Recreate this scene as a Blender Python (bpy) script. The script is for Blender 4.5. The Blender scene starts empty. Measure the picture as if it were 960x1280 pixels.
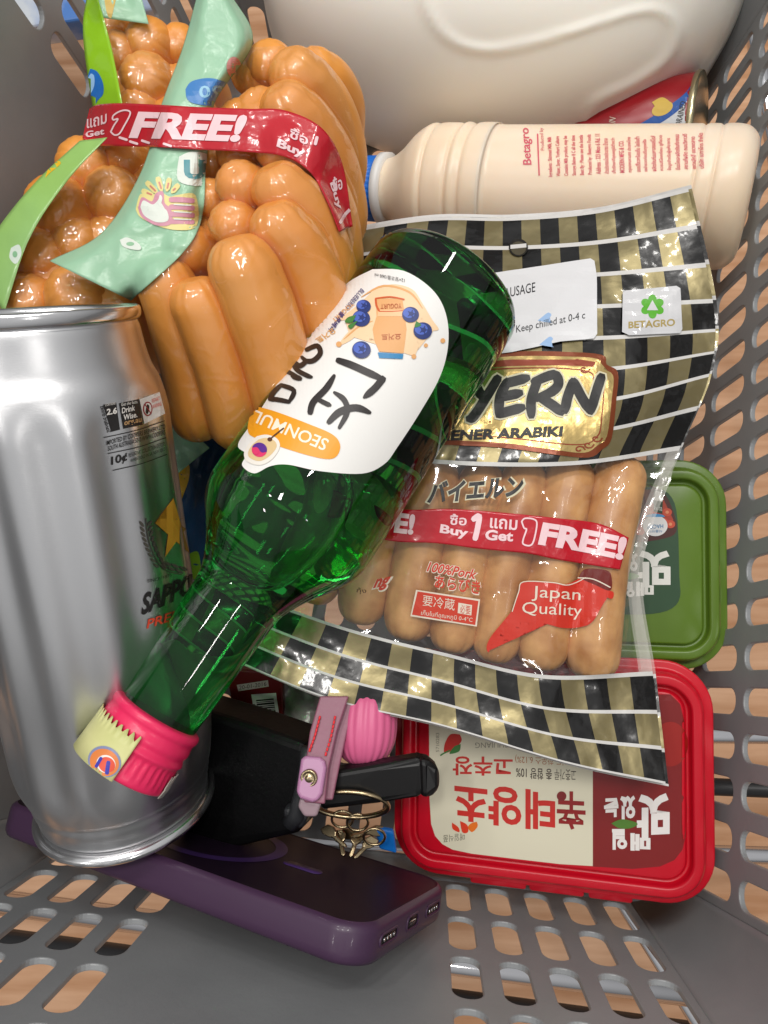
import bpy, bmesh, math, random
from mathutils import Vector as V, Matrix, noise, geometry
from mathutils.bvhtree import BVHTree
R = math.radians
random.seed(7)
sc = bpy.context.scene
COL = sc.collection
# ------------------------------------------------------------------ camera
CAM = V((0, 0, 0.400))
dn = V((40, -225, -900)).normalized()          # straight down, in camera axes
wz = -dn
wy = (V((0, 1, 0)) - wz * wz.y).normalized()
wx = wy.cross(wz)
RC = Matrix((wx, wy, wz))                      # camera axes -> world axes
cd = bpy.data.cameras.new('camera'); cam = bpy.data.objects.new('camera', cd); COL.objects.link(cam)
cam.matrix_world = Matrix.Translation(CAM) @ RC.to_4x4()
cd.sensor_fit = 'VERTICAL'; cd.sensor_height = 36; cd.lens = 900 / 1280 * 36
cd.clip_start = 0.01; cd.clip_end = 50
sc.camera = cam
# ------------------------------------------------------------------ light
w = bpy.data.worlds.new('World'); sc.world = w; w.use_nodes = True
wn = w.node_tree.nodes; wn['Background'].inputs[0].default_value = (1.0, 0.94, 0.86, 1); wn['Background'].inputs[1].default_value = 0.58
_t = wn.new('ShaderNodeTexCoord'); _s = wn.new('ShaderNodeSeparateXYZ'); _r = wn.new('ShaderNodeMapRange'); _m = wn.new('ShaderNodeMix'); _m.data_type = 'RGBA'
_m.inputs[6].default_value = (.34, .34, .34, 1); _m.inputs[7].default_value = (1.08, 1.08, 1.08, 1); _r.inputs['From Min'].default_value = -.05; _r.inputs['From Max'].default_value = .75
for _a, _b in ((_t.outputs['Generated'], _s.inputs[0]), (_s.outputs['Z'], _r.inputs[0]), (_r.outputs[0], _m.inputs[0]), (_m.outputs[2], wn['Background'].inputs[0])): w.node_tree.links.new(_a, _b)
def lamp(x, y, z, sx, sy, p, rx=0, ry=0, rz=0, col=(1, .97, .93)):
    l = bpy.data.lights.new('ceiling_tube', 'AREA'); l.shape = 'RECTANGLE'; l.size = sx; l.size_y = sy; l.energy = p; l.color = col
    o = bpy.data.objects.new('ceiling_tube', l); COL.objects.link(o); o.location = (x, y, z); o.rotation_euler = (R(rx), R(ry), R(rz))
for (x, y, p) in ((-.75, .35, 7), (-.15, .45, 9), (.45, .55, 9), (-.6, 1.3, 7), (.1, 1.4, 8), (.8, 1.5, 6), (-1.3, -.6, 4), (.9, -.9, 4)):
    lamp(x, y, 2.3, .12, .26, p*1.0, rz=-12)
sc.view_settings.view_transform = 'Standard'; sc.view_settings.look = 'None'
sc.view_settings.exposure = 0.0; sc.view_settings.gamma = 1
sc.render.engine = 'CYCLES'
sc.cycles.use_denoising = True
sc.cycles.max_bounces = 12; sc.cycles.transparent_max_bounces = 24; sc.cycles.transmission_bounces = 8
sc.cycles.caustics_refractive = True; sc.cycles.caustics_reflective = False; sc.cycles.blur_glossy = 0.6
sc.cycles.sample_clamp_indirect = 4

# ------------------------------------------------------------------ helpers
def ray(px, py): return V(((px - 480) / 900, -(py - 640) / 900, -1))
def P(px, py, d): return CAM + RC @ (ray(px, py) * (d * .001))
def unproj(p):
    c = RC.transposed() @ (p - CAM)
    return 480 + 900 * c.x / -c.z, 640 - 900 * c.y / -c.z, -c.z * 1000
def camdir(x, y, z): return (RC @ V((x, y, z))).normalized()
MW = {}
def thing(name, label, cat, M=None, group=None):
    o = bpy.data.objects.new(name, None); COL.objects.link(o)
    M = M or Matrix(); o.matrix_world = M; MW[o] = M
    o.empty_display_size = .01
    o['label'] = label; o['category'] = cat
    if group: o['group'] = group
    return o
def tag(o, label=None, cat=None, group=None, kind=None):
    if label: o['label'] = label
    if cat: o['category'] = cat
    if group: o['group'] = group
    if kind: o['kind'] = kind
    return o
def mk(name, vs, fs, mats, parent=None, fm=None, smooth=True, world=True, local=None):
    """link one mesh object; world=True: vs are world points"""
    PM = MW[parent] if parent else Matrix()
    M = PM if local is None else local
    inv = M.inverted()
    vs = [inv @ v if world else V(v) for v in vs]
    me = bpy.data.meshes.new(name); me.from_pydata([tuple(v) for v in vs], [], fs)
    for m in (mats if isinstance(mats, (list, tuple)) else [mats]): me.materials.append(m)
    if fm:
        me.polygons.foreach_set('material_index', fm)
    if smooth: me.polygons.foreach_set('use_smooth', [True] * len(me.polygons))
    me.validate(); me.update()
    o = bpy.data.objects.new(name, me); COL.objects.link(o)
    if parent: o.parent = parent
    o.matrix_basis = PM.inverted() @ M
    MW[o] = M
    return o
def bvh(objs):
    vs, fs = [], []
    for o in objs:
        b = len(vs); M = MW[o]
        vs += [M @ v.co for v in o.data.vertices]
        fs += [[b + i for i in p.vertices] for p in o.data.polygons]
    return BVHTree.FromPolygons(vs, fs)
def cast(tree, px, py):
    d = RC @ ray(px, py); L = d.length
    h = tree.ray_cast(CAM, d / L)
    if h[0] is None: return None
    return h[0], h[1], h[3] / L * 1000
def recalc(o):
    bm = bmesh.new(); bm.from_mesh(o.data); bmesh.ops.recalc_face_normals(bm, faces=bm.faces); bm.to_mesh(o.data); bm.free()
def bevel(o, wd, seg=3, ang=40):
    m = o.modifiers.new('bevel', 'BEVEL'); m.width = wd; m.segments = seg; m.limit_method = 'ANGLE'; m.angle_limit = R(ang); return m
def frame(a, b, roll=None):
    """matrix at a, local z towards b, local x as near as possible to roll"""
    z = (b - a).normalized(); x = (roll or V((0, 0, 1))); x = (x - z * x.dot(z)).normalized(); y = z.cross(x)
    M = Matrix((x, y, z)).transposed().to_4x4(); M.translation = a; return M
def herm(K, A, t):
    n = len(K); i = 0
    while i < n - 2 and t > K[i + 1]: i += 1
    def m(j):
        if j == 0: return (A[1] - A[0]) / (K[1] - K[0])
        if j == n - 1: return (A[-1] - A[-2]) / (K[-1] - K[-2])
        return (A[j + 1] - A[j - 1]) / (K[j + 1] - K[j - 1])
    h = K[i + 1] - K[i]; s = (t - K[i]) / h
    return A[i] * (2*s**3 - 3*s*s + 1) + m(i) * h * (s**3 - 2*s*s + s) + A[i + 1] * (3*s*s - 2*s**3) + m(i + 1) * h * (s**3 - s*s)
def crom(pts, n=6):
    pts = [V(p) for p in pts]; out = []
    for i in range(len(pts) - 1):
        p0 = pts[max(i - 1, 0)]; p1 = pts[i]; p2 = pts[i + 1]; p3 = pts[min(i + 2, len(pts) - 1)]
        for k in range(n):
            t = k / n
            out.append(.5 * ((2 * p1) + (p2 - p0) * t + (2*p0 - 5*p1 + 4*p2 - p3) * t*t + (3*p1 - p0 - 3*p2 + p3) * t**3))
    out.append(pts[-1]); return out

# ------------------------------------------------------------------ materials
def srgb(h):
    c = [int(h[i:i + 2], 16) / 255 for i in (0, 2, 4)]
    return tuple(x / 12.92 if x < .04045 else ((x + .055) / 1.055) ** 2.4 for x in c) + (1,)
def mat(name, col, rough=.4, metal=0, trans=0, ior=1.45, bump=None, vary=None, coat=0, spec=.5, sss=0, alpha=1, aniso=0):
    m = bpy.data.materials.new(name); m.use_nodes = True; nt = m.node_tree; n = nt.nodes; b = n['Principled BSDF']
    c = srgb(col) if isinstance(col, str) else col
    b.inputs['Base Color'].default_value = c; b.inputs['Roughness'].default_value = rough; b.inputs['Metallic'].default_value = metal
    b.inputs['Transmission Weight'].default_value = trans; b.inputs['IOR'].default_value = ior
    b.inputs['Coat Weight'].default_value = coat; b.inputs['Coat Roughness'].default_value = .08; b.inputs['Specular IOR Level'].default_value = spec
    b.inputs['Alpha'].default_value = alpha
    if sss:
        b.inputs['Subsurface Weight'].default_value = sss; b.inputs['Subsurface Radius'].default_value = (1, .7, .5); b.inputs['Subsurface Scale'].default_value = .008
    tc = n.new('ShaderNodeTexCoord')
    if bump:                                   # list of (scale, strength, distance, stretch)
        prev = None
        for (s, st, dist, *stretch) in bump:
            t = n.new('ShaderNodeTexNoise'); t.inputs['Scale'].default_value = s; t.inputs['Detail'].default_value = 4
            mp = n.new('ShaderNodeMapping'); mp.inputs['Scale'].default_value = stretch[0] if stretch else (1, 1, 1)
            nt.links.new(tc.outputs['Object'], mp.inputs[0]); nt.links.new(mp.outputs[0], t.inputs[0])
            bp = n.new('ShaderNodeBump'); bp.inputs['Strength'].default_value = st; bp.inputs['Distance'].default_value = dist
            nt.links.new(t.outputs[0], bp.inputs['Height'])
            if prev: nt.links.new(prev.outputs[0], bp.inputs['Normal'])
            prev = bp
        nt.links.new(prev.outputs[0], b.inputs['Normal'])
        if coat: nt.links.new(prev.outputs[0], b.inputs['Coat Normal'])
    if vary:                                   # (other colour, scale, contrast)
        c2 = srgb(vary[0]) if isinstance(vary[0], str) else vary[0]
        t = n.new('ShaderNodeTexNoise'); t.inputs['Scale'].default_value = vary[1]; t.inputs['Detail'].default_value = 5
        mp = n.new('ShaderNodeMapping'); mp.inputs['Scale'].default_value = vary[3] if len(vary) > 3 else (1, 1, 1)
        nt.links.new(tc.outputs['Object'], mp.inputs[0]); nt.links.new(mp.outputs[0], t.inputs[0])
        r = n.new('ShaderNodeMapRange'); r.inputs['From Min'].default_value = .5 - .5 / vary[2]; r.inputs['From Max'].default_value = .5 + .5 / vary[2]
        mx = n.new('ShaderNodeMix'); mx.data_type = 'RGBA'; mx.inputs[6].default_value = c; mx.inputs[7].default_value = c2
        nt.links.new(t.outputs[0], r.inputs[0]); nt.links.new(r.outputs[0], mx.inputs[0]); nt.links.new(mx.outputs[2], b.inputs['Base Color'])
    return m
def film(name, tint=(1, 1, 1, 1), milk=0., milkcol=(.8, .8, .8, 1), rough=.08, bump=((60, .5, .002),), refl=1.):
    """clear plastic film: lets light straight through, with a glossy and a milky share"""
    m = bpy.data.materials.new(name); m.use_nodes = True; nt = m.node_tree; n = nt.nodes
    for x in list(n): n.remove(x)
    out = n.new('ShaderNodeOutputMaterial'); tr = n.new('ShaderNodeBsdfTransparent'); tr.inputs[0].default_value = tint
    gl = n.new('ShaderNodeBsdfGlossy'); gl.inputs['Roughness'].default_value = rough; gl.inputs[0].default_value = (1, 1, 1, 1)
    df = n.new('ShaderNodeBsdfDiffuse'); df.inputs[0].default_value = milkcol
    tc = n.new('ShaderNodeTexCoord'); prev = None
    for (s, st, dist) in bump:
        t = n.new('ShaderNodeTexNoise'); t.inputs['Scale'].default_value = s; t.inputs['Detail'].default_value = 3; t.inputs['Distortion'].default_value = .6
        t.noise_type = 'RIDGED_MULTIFRACTAL' if s < 500 else 'FBM'
        bp = n.new('ShaderNodeBump'); bp.inputs['Strength'].default_value = st; bp.inputs['Distance'].default_value = dist
        nt.links.new(tc.outputs['Object'], t.inputs[0]); nt.links.new(t.outputs[0], bp.inputs['Height'])
        if prev: nt.links.new(prev.outputs[0], bp.inputs['Normal'])
        prev = bp
    nt.links.new(prev.outputs[0], gl.inputs['Normal'])
    fr = n.new('ShaderNodeFresnel'); fr.inputs[0].default_value = 1.4
    ml = n.new('ShaderNodeMath'); ml.operation = 'MULTIPLY'; ml.inputs[1].default_value = refl; nt.links.new(fr.outputs[0], ml.inputs[0])
    mn = n.new('ShaderNodeMath'); mn.operation = 'MINIMUM'; mn.inputs[1].default_value = .11; nt.links.new(ml.outputs[0], mn.inputs[0]); ml = mn
    m1 = n.new('ShaderNodeMixShader'); m1.inputs[0].default_value = milk; nt.links.new(tr.outputs[0], m1.inputs[1]); nt.links.new(df.outputs[0], m1.inputs[2])
    m2 = n.new('ShaderNodeMixShader'); nt.links.new(ml.outputs[0], m2.inputs[0]); nt.links.new(m1.outputs[0], m2.inputs[1]); nt.links.new(gl.outputs[0], m2.inputs[2])
    nt.links.new(m2.outputs[0], out.inputs[0]); return m
INK = {}
def ink(h, rough=.35, **k):
    key = (h, rough)
    if key not in INK: INK[key] = mat('ink_' + h, h, rough, **k)
    return INK[key]

# ------------------------------------------------------------------ shape builders
def lathe(prof, seg=64, mod=None, cap0=True, cap1=True):
    """prof: list of (z mm, r mm); returns local verts (m), faces"""
    vs, fs = [], []
    for (z, r) in prof:
        for k in range(seg):
            a = 2 * math.pi * k / seg; rr = r + (mod(z, a, r) if mod else 0)
            vs.append(V((rr * math.cos(a), rr * math.sin(a), z)) * .001)
    for i in range(len(prof) - 1):
        for k in range(seg):
            a, b = i * seg + k, i * seg + (k + 1) % seg
            fs.append((a, b, b + seg, a + seg))
    if cap0: vs.append(V((0, 0, prof[0][0] * .001))); c = len(vs) - 1; fs += [(c, (k + 1) % seg, k) for k in range(seg)]
    if cap1: vs.append(V((0, 0, prof[-1][0] * .001))); c = len(vs) - 1; o = (len(prof) - 1) * seg; fs += [(c, o + k, o + (k + 1) % seg) for k in range(seg)]
    return vs, fs
def smoothprof(pts, n=4):
    return [(p.x, p.y) for p in crom([(a, b) for a, b in pts], n)]
def rrect(w, h, r, n=8):
    out = []
    for (cx, cy, a0) in ((w/2 - r, h/2 - r, 0), (-w/2 + r, h/2 - r, 90), (-w/2 + r, -h/2 + r, 180), (w/2 - r, -h/2 + r, 270)):
        for k in range(n + 1):
            a = R(a0 + 90 * k / n); out.append((cx + r * math.cos(a), cy + r * math.sin(a)))
    return out
def rrloft(w, h, r, loops, n=8, cap0=True, cap1=True):
    vs, fs = [], []; m = 4 * (n + 1)
    for (ins, z) in loops:
        for (x, y) in rrect(w - 2*ins, h - 2*ins, max(r - ins, 1.), n): vs.append(V((x, y, z)) * .001)
    for i in range(len(loops) - 1):
        for k in range(m):
            a, b = i*m + k, i*m + (k + 1) % m; fs.append((a, b, b + m, a + m))
    if cap0: fs.append(tuple(range(m))[::-1])
    if cap1: o = (len(loops) - 1) * m; fs.append(tuple(range(o, o + m)))
    return vs, fs
def prism(name, pts, thick, m, parent=None, bv=0, smooth=False, away=None):
    """polygon of (px, py, depth) points extruded by thick mm away from the viewer's side"""
    A = [P(*p) for p in pts]; n = geometry.normal(A) if len(A) > 3 else (A[1]-A[0]).cross(A[2]-A[0]).normalized()
    if n.dot(A[0] - CAM) < 0: n = -n
    if away is not None: n = away
    B = [a + n * thick * .001 for a in A]; k = len(A)
    fs = [tuple(range(k)), tuple(range(2*k - 1, k - 1, -1))] + [(i, k + i, k + (i + 1) % k, (i + 1) % k) for i in range(k)]
    o = mk(name, A + B, fs, m, parent, smooth=smooth); recalc(o)
    if bv: bevel(o, bv * .001)
    return o
def tube(pts, r, seg=12, closed=False):
    vs, fs = [], []; n = len(pts); prev = None
    for i, p in enumerate(pts):
        t = (pts[(i + 1) % n] - pts[i - 1]) if closed or 0 < i < n - 1 else (pts[1] - pts[0] if i == 0 else pts[-1] - pts[-2])
        t.normalize()
        x = prev if prev else t.orthogonal(); x = (x - t * x.dot(t)).normalized(); prev = x; y = t.cross(x)
        rr = r[i] if isinstance(r, (list, tuple)) else r
        for k in range(seg):
            a = 2*math.pi*k/seg; vs.append(p + (x*math.cos(a) + y*math.sin(a)) * rr * .001)
    for i in range(n if closed else n - 1):
        for k in range(seg):
            a, b = i*seg + k, i*seg + (k+1) % seg; j = ((i + 1) % n) * seg
            fs.append((a, b, j + (k+1) % seg, j + k))
    if not closed: fs.append(tuple(range(seg))[::-1]); fs.append(tuple(range((n-1)*seg, n*seg)))
    return vs, fs
def sausage(name, E, T, r, m, parent, bend=None, pucker=.35, seg=56, rings=18, flat=1.0):
    """a capsule with puckered ends from E to T (world points); bend = world offset of the middle"""
    L = (T - E).length * 1000; bend = bend or V((0, 0, 0)); vs, fs = [], []
    z = (T - E).normalized(); x = z.orthogonal().normalized(); y = z.cross(x); ph = random.random() * 6
    prof = []
    ne = 8
    for k in range(ne + 1):                       # rounded end with a dimple
        a = k / ne * math.pi / 2; q = r * 1.02
        zz = q * (1 - math.cos(a)); rr = r * math.sin(a) ** .8
        zz += pucker * r * .3 * math.exp(-(rr / (r * .25)) ** 2)
        prof.append((zz - q * .6, rr))
    N = rings
    for k in range(1, N): prof.append((r * .42 + (L - r * .84) * k / N, r * (1 + .008 * math.sin(k * .6 + ph))))
    prof += [(L - a, b) for a, b in reversed(prof[:ne + 1])]
    for (zz, rr) in prof:
        t = min(1, max(0, zz / L)); c = E + z * zz * .001 + bend * (4*t*(1 - t))
        e = min(zz, L - zz); w_ = math.exp(-max(0, e + r*.6) / (r * .5))
        for k in range(seg):
            a = 2*math.pi*k/seg; q = rr * (1 - .075 * w_ * abs(math.cos(5.5*a + ph)) ** 6 - .05*w_*abs(math.cos(8*a + ph*2)) ** 8) 
            p = c + (x*math.cos(a) + y*math.sin(a)) * q * .001
            q2 = noise.noise(p * 45) * .0003
            vs.append(p + (x*math.cos(a) + y*math.sin(a)) * q2)
    n = len(prof)
    for i in range(n - 1):
        for k in range(seg):
            a, b = i*seg + k, i*seg + (k+1) % seg; fs.append((a, b, b + seg, a + seg))
    fs.append(tuple(range(seg))[::-1]); fs.append(tuple(range((n-1)*seg, n*seg)))
    return mk(name, vs, fs, m, parent)
def inpoly(x, y, poly):
    c = False; j = len(poly) - 1
    for i in range(len(poly)):
        xi, yi = poly[i][:2]; xj, yj = poly[j][:2]
        if (yi > y) != (yj > y) and x < (xj - xi) * (y - yi) / (yj - yi) + xi: c = not c
        j = i
    return c
def drape(name, objs, nu, nv, fn, m, parent, it=20, off=1.0, thick=0, base=None, fm=None, wrinkle=0, wfreq=70, crease=0):
    """a sheet laid over objs: fn(u,v) -> (px,py,depth it would hang at); it settles on what is below"""
    tree = bvh(objs) if objs else None; G = []
    for j in range(nv + 1):
        row = []
        for i in range(nu + 1):
            x, y, d = fn(i / nu, j / nv)
            h = cast(tree, x, y) if tree else None
            row.append([x, y, min(d, h[2] - off) if h else d])
        G.append(row)
    for _ in range(it):
        N = [[c[2] for c in r_] for r_ in G]
        for j in range(nv + 1):
            for i in range(nu + 1):
                s = c = 0
                for dj, di in ((0, 1), (0, -1), (1, 0), (-1, 0)):
                    if 0 <= j+dj <= nv and 0 <= i+di <= nu: s += N[j+dj][i+di]; c += 1
                G[j][i][2] = min(N[j][i], s / c)
    vs = []
    for r_ in G:
        for x, y, d in r_:
            p = P(x, y, d)
            if crease: d -= crease * (max(0, 1 - abs(noise.noise(p * 48 + V((5, 2, 9)))) * 9) ** 2 * max(0, noise.noise(p * 25) + .35) + max(0, 1 - abs(noise.noise(p * 85)) * 7) ** 2 * .5 * max(0, noise.noise(p * 30 + V((7, 7, 7))) + .2))
            if wrinkle: d += (abs(noise.noise(p * wfreq)) + .6 * abs(noise.noise(p * wfreq * 2.3)) - .3) * wrinkle; p = P(x, y, d)
            vs.append(p)
    fs = [(j*(nu+1)+i, (j+1)*(nu+1)+i, (j+1)*(nu+1)+i+1, j*(nu+1)+i+1) for j in range(nv) for i in range(nu)]
    mi = [fm((i + .5)/nu, (j + .5)/nv) for j in range(nv) for i in range(nu)] if fm else None
    o = mk(name, vs, fs, m, parent, fm=mi)
    if thick: s = o.modifiers.new('t', 'SOLIDIFY'); s.thickness = thick * .001; s.offset = 0
    return o

# ------------------------------------------------------------------ print
_tc = {}
def textmesh(body, off=0.0, shear=0.0):
    k = (body, off, shear)
    if k in _tc: return _tc[k]
    cu = bpy.data.curves.new('t', 'FONT'); cu.body = body; cu.offset = off; cu.shear = shear; cu.resolution_u = 3; cu.dimensions = '2D'; cu.fill_mode = 'FRONT'
    o = bpy.data.objects.new('t', cu); COL.objects.link(o)
    me = bpy.data.meshes.new_from_object(o.evaluated_get(bpy.context.evaluated_depsgraph_get()))
    vs = [(v.co.x, v.co.y) for v in me.vertices]; fs = [tuple(p.vertices) for p in me.polygons]
    bpy.data.objects.remove(o); bpy.data.curves.remove(cu); bpy.data.meshes.remove(me)
    x0 = min(v[0] for v in vs); x1 = max(v[0] for v in vs); y0 = min(v[1] for v in vs); y1 = max(v[1] for v in vs)
    _tc[k] = ([((x - x0) / (x1 - x0), (y - y0) / (y1 - y0)) for x, y in vs], fs)
    return _tc[k]
class Print:
    """flat print pressed onto a surface: every shape is split fine enough to follow it"""
    def __init__(s, targets, parent, step=9, base=.15, wrap=None):
        s.wrap = wrap; s.tree = bvh(targets); s.parent = parent; s.step = step; s.base = base
        s.vs = []; s.fs = []; s.fm = []; s.mats = []; s.k = 0
    def _add(s, v2, faces, m, lay):
        bm = bmesh.new(); bv = [bm.verts.new((x, y, 0)) for x, y in v2]
        for f in faces:
            try: bm.faces.new([bv[i] for i in f])
            except ValueError: pass
        bmesh.ops.triangulate(bm, faces=bm.faces)
        for ax in (0, 1):
            lo = min(v[ax] for v in v2); hi = max(v[ax] for v in v2); q = math.ceil(lo / s.step) * s.step
            while q < hi:
                n = [0, 0, 0]; n[ax] = 1; c = [0, 0, 0]; c[ax] = q
                bmesh.ops.bisect_plane(bm, geom=bm.verts[:] + bm.edges[:] + bm.faces[:], plane_co=c, plane_no=n, dist=1e-5); q += s.step
        s.k += 1; idx = {}
        for v in bm.verts:
            h = cast(s.tree, v.co.x, v.co.y)
            if not h and s.wrap:
                q = s.tree.find_nearest(P(v.co.x, v.co.y, s.wrap), .02)
                if q[0] is not None: h = (q[0], q[1], 0)
            if not h: continue
            n = h[1]; back = (CAM - h[0]).normalized()
            if n.dot(back) < 0: n = -n
            n = (n + back).normalized()
            idx[v] = len(s.vs); s.vs.append(h[0] + n * (s.base + .06 * lay + .0015 * (s.k % 30)) * .001)
        if m not in s.mats: s.mats.append(m)
        mi = s.mats.index(m)
        for f in bm.faces:
            if all(v in idx for v in f.verts):
                q = [idx[v] for v in f.verts]
                dd = [(s.vs[q[i]] - s.vs[q[i-1]]).length for i in range(len(q))]
                if max(dd) < .02: s.fs.append(q); s.fm.append(mi)
        bm.free()
    def text(s, body, p0, p1, up, m, off=0.0, shear=0.0, lay=3, bend=0.0):
        vs, fs = textmesh(body, off, shear); ex, ey = p1[0]-p0[0], p1[1]-p0[1]
        s._add([(p0[0] + ex*a + up[0]*(b + bend*4*a*(1-a)), p0[1] + ey*a + up[1]*(b + bend*4*a*(1-a))) for a, b in vs], fs, m, lay)
    def poly(s, pts, m, lay=1): s._add(pts, [tuple(range(len(pts)))], m, lay)
    def blob(s, pts, m, lay=1, n=5):
        q = crom(list(pts) + [pts[0]], n)[:-1]; s.poly([(p[0], p[1]) for p in q], m, lay)
    def ell(s, cx, cy, rx, ry, m, lay=1, rot=0, n=28, a0=0, a1=360):
        c, t = math.cos(R(rot)), math.sin(R(rot)); pts = []
        for k in range(n + (0 if a1 - a0 == 360 else 1)):
            a = R(a0 + (a1 - a0) * k / n); x, y = rx*math.cos(a), ry*math.sin(a); pts.append((cx + x*c - y*t, cy + x*t + y*c))
        s.poly(pts, m, lay)
    def stroke(s, pts, wd, m, lay=2, taper=(1, 1), n=5, cl=False):
        q = crom([(p[0], p[1]) for p in pts] + ([pts[0]] if cl else []), n); L = []; Rr = []; N = len(q)
        for i, p in enumerate(q):
            t = (q[min(i+1, N-1)] - q[max(i-1, 0)])
            if cl and i in (0, N-1): t = q[1] - q[-2]
            t = t.normalized() if t.length > 1e-6 else V((1, 0)); f = i / (N - 1)
            ww = wd/2 * (taper[0] + (1 - taper[0]) * min(1, f*4)) * (taper[1] + (1 - taper[1]) * min(1, (1-f)*4))
            if isinstance(wd, (int, float)) is False: ww = wd[0]/2
            L.append((p[0] - t[1]*ww, p[1] + t[0]*ww)); Rr.append((p[0] + t[1]*ww, p[1] - t[0]*ww))
        if not cl:
            t0 = (q[0] - q[1]).normalized(); t1 = (q[-1] - q[-2]).normalized()
            vs = L + Rr; fs = [(i, i+1, N+i+1, N+i) for i in range(N-1)]
            w0 = wd/2*taper[0]; w1 = wd/2*taper[1]
            b = len(vs); vs += [(q[0][0]+t0[0]*w0*.8+dx*w0*.6*-t0[1], q[0][1]+t0[1]*w0*.8+dx*w0*.6*t0[0]) for dx in (-1, 1)]
            d_ = lambda a, c: (a[0]-c[0])**2 + (a[1]-c[1])**2
            fs.append((0, N, b+1, b) if d_(vs[0], vs[b]) < d_(vs[0], vs[b+1]) else (0, N, b, b+1))
            b = len(vs); vs += [(q[-1][0]+t1[0]*w1*.8+dx*w1*.6*-t1[1], q[-1][1]+t1[1]*w1*.8+dx*w1*.6*t1[0]) for dx in (-1, 1)]
            fs.append((N-1, 2*N-1, b+1, b) if d_(vs[N-1], vs[b]) < d_(vs[N-1], vs[b+1]) else (N-1, 2*N-1, b, b+1))
        else:
            vs = L + Rr; fs = [(i, i+1, N+i+1, N+i) for i in range(N-1)]
        s._add(vs, fs, m, lay)
    def build(s, name):
        return mk(name, s.vs, s.fs, s.mats, s.parent, fm=s.fm, smooth=False)
# ================================================================== materials in use
M_gray = mat('basket_plastic', '939596', .36, bump=((900, .12, .0004), (40, .15, .002)), vary=('7c7e80', 11, 2.4))
M_chrome = mat('chrome', (.55, .55, .57, 1), .12, metal=1)
M_wood = mat('shop_floor_wood', 'cfa380', .45, vary=('a8764e', 6, 2.5, (1, 9, 1)))
M_hdpe = mat('milk_plastic', 'f5f2ea', .34, sss=.35, bump=((25, .1, .003),), vary=('f1ece0', 6, 1.2), spec=.4)
M_yog = mat('drink_bottle_plastic', 'f1e2d4', .3, sss=.4, bump=((30, .12, .002),), vary=('ead0a8', 14, 1.3))
M_blue = mat('blue_cap_plastic', '1468c8', .35)
M_white = mat('white_plastic', 'dadad8', .4)
M_alu = mat('brushed_aluminium', (.68, .68, .69, 1), .32, metal=1, bump=((700, .12, .0003, (1, 1, 9)), (30, .1, .001, (1, 1, .3))))
M_rim = mat('can_rim_metal', (.66, .66, .67, 1), .2, metal=1)
M_glass = mat('green_glass', (.02, .43, .06, 1), .0, trans=1, ior=1.4)
M_bubble = mat('air_pocket', (1, 1, 1, 1), .0, trans=1, ior=.76)
M_pinkcap = mat('pink_cap_plastic', 'e02a5c', .3, bump=((200, .2, .001),))
M_red = mat('red_lid_plastic', 'c80f26', .3, bump=((60, .08, .001),), vary=('be0c22', 20, 1.5))
M_redtub = mat('dark_red_tub_plastic', '8a1018', .4)
M_green = mat('green_lid_plastic', '5f7c26', .3, bump=((60, .08, .001),), vary=('547022', 20, 1.5))
M_greentub = mat('tub_plastic_maroon', '5a1a1a', .4)
M_paper = mat('label_paper', 'e4e2de', .5)
M_cream = mat('cream_label', 'd9d3bb', .35)
M_orange = mat('orange_sausage_skin', 'dd882c', .4, sss=.06, bump=((90, .08, .0012),), vary=('e49c48', 28, 1.8), coat=.08)
M_brown = mat('grilled_sausage_skin', 'd9a468', .36, sss=.08, bump=((90, .15, .0015), (500, .12, .0004)), vary=('ad7440', 75, 3), coat=.08)
M_clear = film('clear_film', milk=.015, rough=.06, bump=((30, .8, .006), (85, .5, .002)), refl=1.5)
M_clearflap = film('clear_flap_film', milk=.30, milkcol=(.75, .72, .66, 1), rough=.1, bump=((45, .6, .004), (160, .3, .001)), refl=1.3)
M_mint = film('mint_film', tint=(.75, .95, .8, 1), milk=.8, milkcol=srgb('a5d0b0'), rough=.18, bump=((40, .4, .003), (1200, .3, .0003)), refl=1.1)
M_lime = mat('lime_film', '86b812', .28, bump=((40, .3, .003),), coat=.4)
M_gold = mat('gold_foil', (.23, .19, .09, 1), .34, metal=.6, bump=((20, .5, .006), (60, .3, .0015)), coat=.5)
M_black = mat('black_print_foil', '080707', .25, bump=((20, .5, .006), (60, .3, .0015)), coat=.25)
M_wline = mat('white_foil_line', 'c9c7c4', .4, bump=((40, .5, .004),))
M_tape = mat('red_tape', 'b80f22', .22, coat=.5, bump=((50, .4, .003), (160, .25, .001)))
M_tapew = mat('tape_white_print', 'ecc9cd', .3, coat=.4)
M_purple = mat('purple_phone_case', '412a44', .42, coat=.1, bump=((900, .06, .0003),))
M_purpleback = mat('purple_matte_back', '170f1b', .45, spec=.25, vary=('241428', 12, 1.2))
M_purplering = mat('purple_ring_print', '40285e', .4)
M_leather = mat('black_leather', '0a0a0b', .5, spec=.25, bump=((400, .25, .0006),))
M_leatheredge = mat('grey_leather_edge', '2a2b2e', .4, bump=((300, .3, .0006),))
M_rubber = mat('black_rubber_band', '0b0a0b', .38)
M_pinkstrap = mat('pink_leather_strap', '8a5266', .4, bump=((500, .2, .0005),))
M_pinktab = mat('mauve_pink_tab', 'b07aa0', .35)
M_pinkpouch = mat('pink_silicone', 'd4628c', .42)
M_goldmetal = mat('pale_gold_metal', (.42, .33, .20, 1), .26, metal=1)
M_stitch = mat('red_stitching', 'e8343c', .5)
M_bluetape = mat('blue_bag_film', '123a5e', .3, coat=.3, bump=((40, .5, .004),))

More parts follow.
